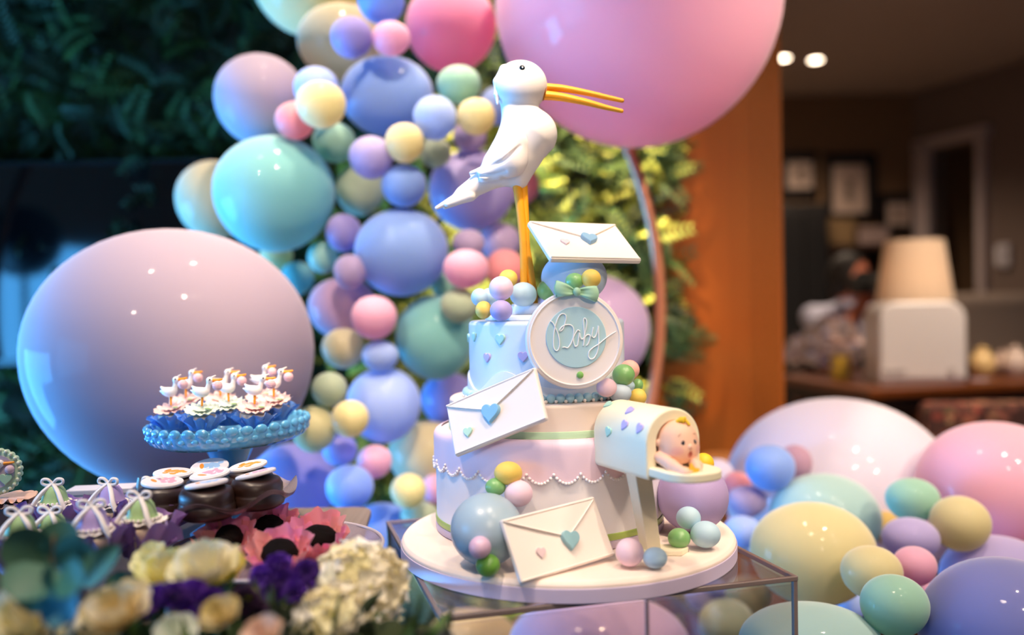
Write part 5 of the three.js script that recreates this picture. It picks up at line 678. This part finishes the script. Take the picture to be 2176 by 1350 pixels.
// ------------------------------------------------------------------ the far room
{ const darkWood = M('#d8b48c', 0.4, { map: woodTex('#7a4a1c', '#4a2a0c', '#94602a') }), d = 3.1, TY = 0.83;
  // side table: near corner, running back left and right
  const c = P(1850, 828, 3.0), l = P(1640, 772, 3.7), r = P(2230, 822, 3.35), s = new THREE.Shape(); const far = V(r.x - 0.1, 0, -4.3);
  s.moveTo(c.x, -c.z); s.lineTo(r.x + 0.4, -r.z); s.lineTo(far.x + 0.5, 4.25); s.lineTo(l.x, -l.z); s.closePath();
  const g = thing('side_table', 'dark wooden side table carrying the white box, jars and bottles', 'table', V(0, 0, 0));
  mesh('tabletop', new THREE.ExtrudeGeometry(s, { depth: 0.022, bevelEnabled: true, bevelThickness: 0.004, bevelSize: 0.006, bevelSegments: 3 }), darkWood, g, V(0, TY - 0.026, 0), [-Math.PI / 2, 0, 0]);
  mesh('apron', new THREE.ExtrudeGeometry(s, { depth: 0.05, bevelEnabled: false }).translate(0, 0, 0), M('#2a160a', 0.6), g, V(0.02, TY - 0.08, -0.03), [-Math.PI / 2, 0, 0]);
  for (const [x, z] of [[c.x + 0.04, c.z - 0.12], [r.x, r.z - 0.1], [l.x + 0.14, l.z - 0.06], [far.x, far.z + 0.12]]) mesh('leg', box(0.05, TY - 0.08, 0.05, 0.004), darkWood, g, V(x, (TY - 0.08) / 2, z));
  const on = (px, py, dd) => { const p = P(px, py, dd); p.y = TY; return p; };
  { const q = on(1941, 800, 3.3), o = thing('white_box', 'white rounded box-shaped appliance on the side table in front of the lamp', 'appliance', q), w = 172 * 3.3 / F, h = 170 * 3.3 / F; o.rotation.y = -0.12;
    const hs = new THREE.Shape(), b = w / 2 - 0.014, q2 = 0.055; hs.moveTo(-b, 0.026); hs.lineTo(b, 0.026); hs.lineTo(b, h - 0.014 - q2); hs.absarc(b - q2, h - 0.014 - q2, q2, 0, Math.PI / 2, false); hs.lineTo(-b + q2, h - 0.014); hs.absarc(-b + q2, h - 0.014 - q2, q2, Math.PI / 2, Math.PI, false); hs.closePath();
    mesh('housing', new THREE.ExtrudeGeometry(hs, { depth: 0.19, bevelEnabled: true, bevelThickness: 0.014, bevelSize: 0.014, bevelSegments: 5, curveSegments: 16 }), M('#e6dedc', 0.3, { clearcoat: 0.4, clearcoatRoughness: 0.1 }), o, V(0, 0, -0.095)); mesh('base', box(w - 0.006, 0.014, 0.2, 0.004), M('#e0d8d6', 0.4), o, V(0, 0.007, 0)); mesh('maker_plate', box(0.075, 0.012, 0.003, 0.001), M('#a79e9c', 0.5), o, V(-0.1, 0.045, 0.111)); mesh('dial', new THREE.CylinderGeometry(0.012, 0.012, 0.006, 20), M('#cfc6c4', 0.4), o, V(0.1, 0.05, 0.112), [Math.PI / 2, 0, 0]); }
  { const q = on(1940, 800, 3.62), o = thing('table_lamp', 'table lamp with tapered beige shade behind the white box', 'lamp', q), k = 3.62 / F, y0 = P(1940, 640, 3.62).y - TY, y1 = P(1940, 512, 3.62).y - TY;
    const sh = mesh('lamp_shade', lathe([[76 * k, y0], [58 * k, y1 - 0.004], [57 * k, y1], [56 * k, y1 - 0.004], [74 * k, y0 + 0.002], [76 * k, y0]], 40), M('#f0dcc4', 0.9, { transmission: 0.4, side: THREE.DoubleSide }), o, V(5 * k, 0, 0));
    mesh('base', lathe([[0.001, 0], [0.07, 0], [0.075, 0.01], [0.05, 0.05], [0.07, 0.14], [0.04, y0 - 0.06], [0.012, y0 + 0.03], [0.001, y0 + 0.03]], 32), M('#8f7a5a', 0.3), o); mesh('bulb', new THREE.SphereGeometry(0.03, 16, 12), M('#fff2dc', 0.4, { emissive: new THREE.Color(...WARM), emissiveIntensity: 0.8 }), o, V(5 * k, y0 + 0.08, 0)); mesh('socket', new THREE.CylinderGeometry(0.014, 0.014, 0.05, 12), M('#6b5a40', 0.4), o, V(5 * k * 0.6, y0 + 0.035, 0));
    const lp = new THREE.PointLight(new THREE.Color(...WARM), 0.05); lp.position.copy(q).add(V(5 * k, y0 + 0.08, 0)); lp.shadow.radius = 1.2; lp.name = 'table_lamp_glow'; scene.add(lp); }
  const crumple = (px, py, dd, R, mat, name, label, cat, sd) => { const q = on(px, py, dd), o = thing(name, label, cat, q), ge = new THREE.IcosahedronGeometry(R, 6), p = ge.attributes.position; for (let i = 0; i < p.count; i++) { const x = p.getX(i) / R, y = p.getY(i) / R, z = p.getZ(i) / R, k = 1 + 0.13 * Math.sin(x * 9 + sd) * Math.sin(y * 11 + sd * 2) + 0.1 * Math.sin(z * 17 + y * 13 + sd); p.setXYZ(i, x * R * k, y * R * k * 0.95, z * R * k); } ge.computeVertexNormals(); ge.computeBoundingBox(); mesh('bag', ge, mat, o, V(0, -ge.boundingBox.min.y, 0)); mesh('tie', new THREE.TorusGeometry(R * 0.22, R * 0.06, 8, 24), M('#b98f8f', 0.4), o, V(0, R * 1.72, 0), [Math.PI / 2, 0, 0]); mesh('bag_neck', new THREE.ConeGeometry(R * 0.4, R * 0.5, 14, 2, true), mat, o, V(0, R * 1.9, 0), [Math.PI, 0, 0]); };
  const foil = M('#e0d2d8', 0.07, { metalness: 0.85, flatShading: true });
  crumple(1768, 780, 3.75, 0.115, foil, 'foil_bag', 'larger crumpled silver foil bag glinting on the side table', 'bag', 1); crumple(1700, 790, 4.02, 0.07, foil, 'foil_bag', 'smaller crumpled silver foil bag beside the wood panel', 'bag', 4);
  { const q = on(1786, 800, 3.45), o = thing('yellow_jar', 'glass jar of yellow sweets in front of the foil bags', 'jar', q); mesh('contents', new THREE.CylinderGeometry(0.036, 0.036, 0.085, 28), M('#c9a41c', 0.5), o, V(0, 0.047, 0)); mesh('glass', lathe([[0.001, 0.001], [0.039, 0.001], [0.040, 0.01], [0.040, 0.10], [0.034, 0.12], [0.033, 0.135], [0.035, 0.137]], 32), M('#ffffff', 0.03, { transmission: 1, thickness: 0 }), o); mesh('lid', new THREE.CylinderGeometry(0.037, 0.037, 0.02, 28), M('#caa59a', 0.3, { metalness: 0.6 }), o, V(0, 0.145, 0)); }
  for (const [px, py, dd, R, c, label] of [[2088, 790, 3.5, 0.048, '#e3c489', 'golden cream round jar right of the white box'], [2130, 800, 3.55, 0.040, '#c8b0a4', 'pale pink round jar right of the golden one'], [2158, 800, 3.45, 0.050, '#d0bcb0', 'pale round jar at the right edge on the side table']]) { const o = thing('round_jar', label, 'jar', on(px, py, dd)); mesh('jar_body', lathe([[0.001, 0], [R * 0.6, 0], [R * 0.95, R * 0.5], [R, R * 1.1], [R * 0.8, R * 1.7], [R * 0.45, R * 2], [R * 0.5, R * 2.1], [0.001, R * 2.1]], 30), M(c, 0.3, { clearcoat: 0.5 }), o); mesh('lid', lathe([[0.001, R * 2.1], [R * 0.55, R * 2.1], [R * 0.5, R * 2.25], [R * 0.12, R * 2.3], [R * 0.14, R * 2.45], [0.001, R * 2.5]], 24), M(c, 0.35), o); }
  { const o = thing('black_case', 'small black case on the side table just right of the white box', 'case', on(2042, 805, 3.3)); mesh('case_body', box(0.05, 0.06, 0.05, 0.006), M('#0b0909', 0.5), o, V(0, 0.03, 0)); mesh('case_lid', box(0.052, 0.012, 0.052, 0.004), M('#121010', 0.4), o, V(0, 0.063, 0)); }
  { const o = thing('photo_card', 'small pale card lying on the side table right of the black case', 'card', on(2078, 812, 3.3)); mesh('sheet', box(0.07, 0.004, 0.05, 0.001), M('#b7a6b8', 0.5), o, V(0, 0.002, 0)); }
  // upholstered chairs in front of the table
  const floral = tex(512, (x, s) => { x.fillStyle = '#4a2a22'; x.fillRect(0, 0, s, s); const cs = ['#a8483a', '#c9a070', '#7c3a2e', '#d08a6a', '#5c5a34', '#b86a58']; for (let i = 0; i < 150; i++) { x.fillStyle = cs[i % cs.length]; x.globalAlpha = rr(0.5, 0.95); x.beginPath(); x.ellipse(rr(0, s), rr(0, s), rr(12, 46), rr(8, 26), rr(0, 3), 0, 7); x.fill(); } });
  const fm = M(0xffffff, 0.85, { map: floral });
  for (const [px, label] of [[2085, 'floral upholstered chair with its back to the side table, at the right edge']]) { const q = P(px, 860, 2.85), o = thing('floral_chair', label, 'chair', V(q.x, 0, q.z)), top = P(px, 852, 2.85).y;
    mesh('backrest', box(0.4, 0.3, 0.07, 0.03), fm, o, V(0, top - 0.15, 0)); mesh('seat', box(0.46, 0.1, 0.42, 0.04), fm, o, V(0, 0.40, 0.22)); for (const [sx, sz] of [[-1, 0], [1, 0], [-1, -1], [1, -1]]) mesh('leg', box(0.035, 0.38, 0.035, 0.004), M('#3a2210', 0.4), o, V(sx * 0.18, 0.19, -sz * 0.38 + 0.02)); for (const s of [-1, 1]) mesh('back_post', box(0.03, top - 0.35, 0.03, 0.004), M('#3a2210', 0.4), o, V(s * 0.16, (top - 0.35) / 2 + 0.2, -0.045)); }
  { const q = P(2125, 690, 4.9), o = thing('grey_sofa', 'grey sofa with a rounded back against the right wall', 'sofa', V(q.x + 0.05, 0, q.z)), gm = M('#8a7a70', 0.9), top = P(2125, 622, 4.9).y; mesh('backrest', box(0.78, top - 0.35, 0.2, 0.09), gm, o, V(0, (top + 0.35) / 2, -0.1)); mesh('seat', box(0.78, 0.18, 0.6, 0.06), gm, o, V(0, 0.36, 0.25)); mesh('front_rail', box(0.78, 0.2, 0.56, 0.02), M('#2d2320', 0.8), o, V(0, 0.18, 0.25)); for (const s of [-1, 1]) mesh('armrest', box(0.12, 0.5, 0.62, 0.05), gm, o, V(s * 0.34, 0.4, 0.22)); }
  // framed pictures on the far wall
  const art = (k) => tex(128, (x, s) => { x.fillStyle = '#c0a89a'; x.fillRect(0, 0, s, s); x.fillStyle = '#4a4038'; for (let i = 0; i < 26; i++) { x.globalAlpha = rr(0.2, 0.8); x.beginPath(); x.ellipse(s * (0.5 + rr(-0.12, 0.12)), s * (0.28 + i / 26 * 0.5), rr(3, 12), rr(3, 9), rr(0, 3), 0, 7); x.fill(); } });
  const Z = -6.2; for (const [x0, y0, x1, y1, mx0, my0, mx1, my1, label] of [[1650, 325, 1736, 420, 1672, 345, 1732, 400, 'left dark framed picture, partly behind the wood panel'], [1752, 328, 1862, 466, 1768, 352, 1840, 452, 'largest dark framed picture with a pale mat, middle of three'], [1868, 412, 1946, 494, 1884, 432, 1932, 478, 'lowest small dark framed picture, right of three']]) {
    const hit = (x, y) => { const q = P(x, y, 1), k = Z / q.z; return V(q.x * k, EYE + (q.y - EYE) * k, Z); }, a = hit(x0, y0), b = hit(x1, y1), ma = hit(mx0, my0), mb = hit(mx1, my1), o = thing('framed_picture', label, 'picture', V((a.x + b.x) / 2, (a.y + b.y) / 2, Z)), w = b.x - a.x, h = a.y - b.y, f = 0.035, fm2 = M('#120c0a', 0.4);
    mesh('frame', merge([moved(box(w, f, 0.03), 0, h / 2 - f / 2, 0.005), moved(box(w, f, 0.03), 0, -h / 2 + f / 2, 0.005), moved(box(f, h, 0.03), -w / 2 + f / 2, 0, 0.005), moved(box(f, h, 0.03), w / 2 - f / 2, 0, 0.005)]), fm2, o); mesh('mount', box(w - f, h - f, 0.012), M('#1c1512', 0.7), o, V(0, 0, 0)); mesh('print', box(mb.x - ma.x, ma.y - mb.y, 0.004), M(0xffffff, 0.6, { map: art(0) }), o, V((ma.x + mb.x) / 2 - (a.x + b.x) / 2, (ma.y + mb.y) / 2 - (a.y + b.y) / 2, 0.009)); }
  // dark cabinet with shelf below the pictures
  { const a = P(1640, 440, 5.9), b = P(1740, 440, 5.9), o = thing('dark_cabinet', 'tall black cabinet below the left picture', 'cabinet', V((a.x + b.x) / 2, 0, -5.95)), w = b.x - a.x, m = M('#0c0807', 0.5); mesh('carcass', box(w, a.y, 0.4, 0.006), m, o, V(0, a.y / 2, 0)); for (const s of [-1, 1]) { const dr = mesh('door', box(w / 2 - 0.01, a.y - 0.1, 0.02, 0.003), m, o, V(s * w / 4, a.y / 2, 0.21)); mesh('handle', box(0.012, 0.12, 0.02, 0.004), M('#3a3028', 0.3, { metalness: 0.7 }), dr, V(-s * (w / 4 - 0.03), 0.1, 0.018)); } }
  { const a = P(1760, 482, 5.9), b = P(1885, 482, 5.9), o = thing('low_bookcase', 'low brown bookcase under the large framed picture', 'bookcase', V((a.x + b.x) / 2, 0, -5.98)), w = b.x - a.x, m = M('#3a2416', 0.5), th = a.y - 0.12; mesh('side_panel', box(0.03, th, 0.32), m, o, V(-w / 2, th / 2, 0)); mesh('side_panel', box(0.03, th, 0.32), m, o, V(w / 2, th / 2, 0)); for (let i = 0; i < 4; i++) mesh('shelf', box(w, 0.025, 0.32), m, o, V(0, 0.06 + i * (th - 0.08) / 3, 0)); mesh('back_panel', box(w, th, 0.01), m, o, V(0, th / 2, -0.15));
    [[-0.13, 0.16, '#6f5636', 'tan storage box on the bookcase, left of two'], [0.10, 0.10, '#8a7570', 'pale storage box on the bookcase, right of two']].forEach(([x, h, c, label]) => { const k = thing('storage_box', label, 'box', V((a.x + b.x) / 2 + x, th - 0.007, -5.95)); mesh('box_body', box(0.19, h, 0.18, 0.008), M(c, 0.7), k, V(0, h / 2, 0)); mesh('lid', box(0.2, 0.02, 0.19, 0.005), M(c, 0.7), k, V(0, h + 0.005, 0)); }); }
  { const q = P(1538, 968, 2.2), o = thing('wooden_stool', 'small round wooden stool just behind the right balloons', 'stool', V(q.x, 0, q.z)), m = M('#b0703a', 0.5); mesh('seat', lathe([[0.001, q.y - 0.03], [0.055, q.y - 0.03], [0.06, q.y - 0.015], [0.055, q.y], [0.001, q.y]], 32), m, o); for (let i = 0; i < 3; i++) { const t = i / 3 * 2 * Math.PI + 0.5; mesh('leg', tube([V(Math.cos(t) * 0.03, q.y - 0.02, Math.sin(t) * 0.03), V(Math.cos(t) * 0.1, 0.01, Math.sin(t) * 0.1)], 0.012, 0.009, 4, 10), m, o); } }

  // photographer behind the table
  const hd = P(1812, 590, 4.45), o = thing('person', 'dark-haired person in a pale shirt holding a camera to the face', 'person', V(hd.x, 0, hd.z)), Y = hd.y * 1000;
  const hip = [-60, 870, -260], chest = [-30, Y - 300, -90], neck = [-10, Y - 130, -25];
  const bodyF = (p) => { let f = ell(p, [0, Y, 0], [78, 112, 98]); f = smin(f, ell(p, [18, Y - 62, 42], [52, 50, 52]), 25); f = smin(f, cap(p, neck, [0, Y - 60, -5], 55, 50), 20); f = smin(f, cap(p, hip, chest, 140, 155), 60); f = smin(f, cap(p, [-185, Y - 200, -60], [150, Y - 200, -60], 62, 62), 40);
    f = smin(f, cap(p, [-185, Y - 200, -60], [-150, Y - 330, 150], 55, 45), 20); f = smin(f, cap(p, [-150, Y - 330, 150], [-10, Y - 110, 190], 42, 30), 15); f = smin(f, cap(p, [155, Y - 200, -60], [200, Y - 340, 130], 55, 45), 20); f = smin(f, cap(p, [200, Y - 340, 130], [120, Y - 90, 190], 42, 30), 15);
    for (const s of [-1, 1]) { f = smin(f, cap(p, [hip[0] + s * 85, 850, -250], [hip[0] + s * 100, 480, -190], 88, 62), 30); f = smin(f, cap(p, [hip[0] + s * 100, 480, -190], [hip[0] + s * 100, 70, -250], 60, 42), 15); f = smin(f, cap(p, [hip[0] + s * 100, 40, -250], [hip[0] + s * 105, 34, -130], 40, 32), 20); } 
    f = smin(f, ell(p, [22, Y - 10, 102], [12, 22, 18]), 10); f = smin(f, ell(p, [-78, Y - 5, -5], [10, 26, 18]), 6); return smin(f, ell(p, [78, Y - 5, -5], [10, 26, 18]), 6); };
  const pg = sdf(bodyF, [-270, 0, -420], [280, Y + 120, 240], 16), pp = pg.attributes.position, pc = new Float32Array(pp.count * 3), skinC = new THREE.Color('#c9775a'), shirtC = new THREE.Color('#c3c4dc'), jeanC = new THREE.Color('#22242e');
  for (let i = 0; i < pp.count; i++) { const x = pp.getX(i), y = pp.getY(i), z = pp.getZ(i), k = y > Y - 105 || (z > 150 && y > Y - 280) ? skinC : y < 860 ? jeanC : shirtC; pc.set([k.r, k.g, k.b], i * 3); }
  pg.setAttribute('color', new THREE.BufferAttribute(pc, 3)); pg.scale(0.001, 0.001, 0.001); mesh('body', pg, M(0xffffff, 0.65, { vertexColors: true }), o);
  mesh('hair', sdf((p) => Math.max(ell(p, [-16, Y + 14, -14], [104, 116, 108]), -ell(p, [46, Y - 40, 80], [92, 122, 110])), [-110, Y - 120, -130], [110, Y + 140, 110], 9).scale(0.001, 0.001, 0.001), M('#140b08', 0.7), o);
  const hand = (cx, cy, cz, s) => sdf((p) => { let f = ell(p, [0, 0, 0], [38, 44, 20]); for (let i = 0; i < 4; i++) { const bx = -24 + i * 16, l = [34, 42, 38, 28][i]; f = smin(f, cap(p, [bx, 36, 2], [bx, 36 + l, 12], 9, 8.5), 5); f = smin(f, cap(p, [bx, 36 + l, 12], [bx + 2, 30 + l, 12 + l * 0.8], 8.5, 7.5), 4); } f = smin(f, cap(p, [s * 32, -8, 6], [s * 58, 18, 26], 11, 9), 6); return smin(f, cap(p, [s * 58, 18, 26], [s * 52, 42, 44], 9, 8), 4); }, [-75, -50, -25], [75, 95, 62], 4).scale(0.001, 0.001, 0.001).rotateZ(s * -1.2).translate(cx, cy, cz);
  const skinM = M('#c9775a', 0.6); mesh('hand', hand(-0.02, hd.y - 0.085, 0.20, 1), skinM, o); mesh('hand', hand(0.15, hd.y - 0.07, 0.20, -1), skinM, o);
  for (const s of [-1, 1]) mesh('eye', new THREE.SphereGeometry(0.012, 12, 8), M('#1c120e', 0.3), o, V(0.02 + s * 0.036, hd.y + 0.012, 0.089)); mesh('mouth', new THREE.SphereGeometry(0.02, 12, 8).scale(1, 0.35, 0.4), M('#9c4c40', 0.5), o, V(0.025, hd.y - 0.078, 0.092));
  const cq = P(1846, 606, 4.19), cam = thing('photo_camera', 'black camera with a wide round lens held at the face of the person', 'camera', cq); cam.rotation.y = 0.1; const bk = M('#070606', 0.45); mesh('camera_body', box(0.14, 0.09, 0.06, 0.012), bk, cam, V(-0.02, 0, 0)); mesh('prism', box(0.05, 0.03, 0.05, 0.008), bk, cam, V(-0.02, 0.055, 0)); mesh('lens', lathe([[0.03, 0], [0.04, 0.01], [0.045, 0.06], [0.05, 0.065], [0.052, 0.12], [0.046, 0.12], [0.04, 0.1], [0.001, 0.095]], 32).rotateX(Math.PI / 2), bk, cam, V(0, -0.005, 0.03)); mesh('lens_glass', new THREE.SphereGeometry(0.042, 24, 12, 0, 6.3, 0, 0.8).rotateX(Math.PI / 2).scale(1, 1, 0.4), M('#0a0d14', 0.05, { clearcoat: 1 }), cam, V(0, -0.005, 0.115)); }

// ------------------------------------------------------------------ shadows and picture
scene.traverse((o) => { if (o.isMesh) { o.castShadow = true; o.receiveShadow = true; } });
renderer.render(scene, camera);
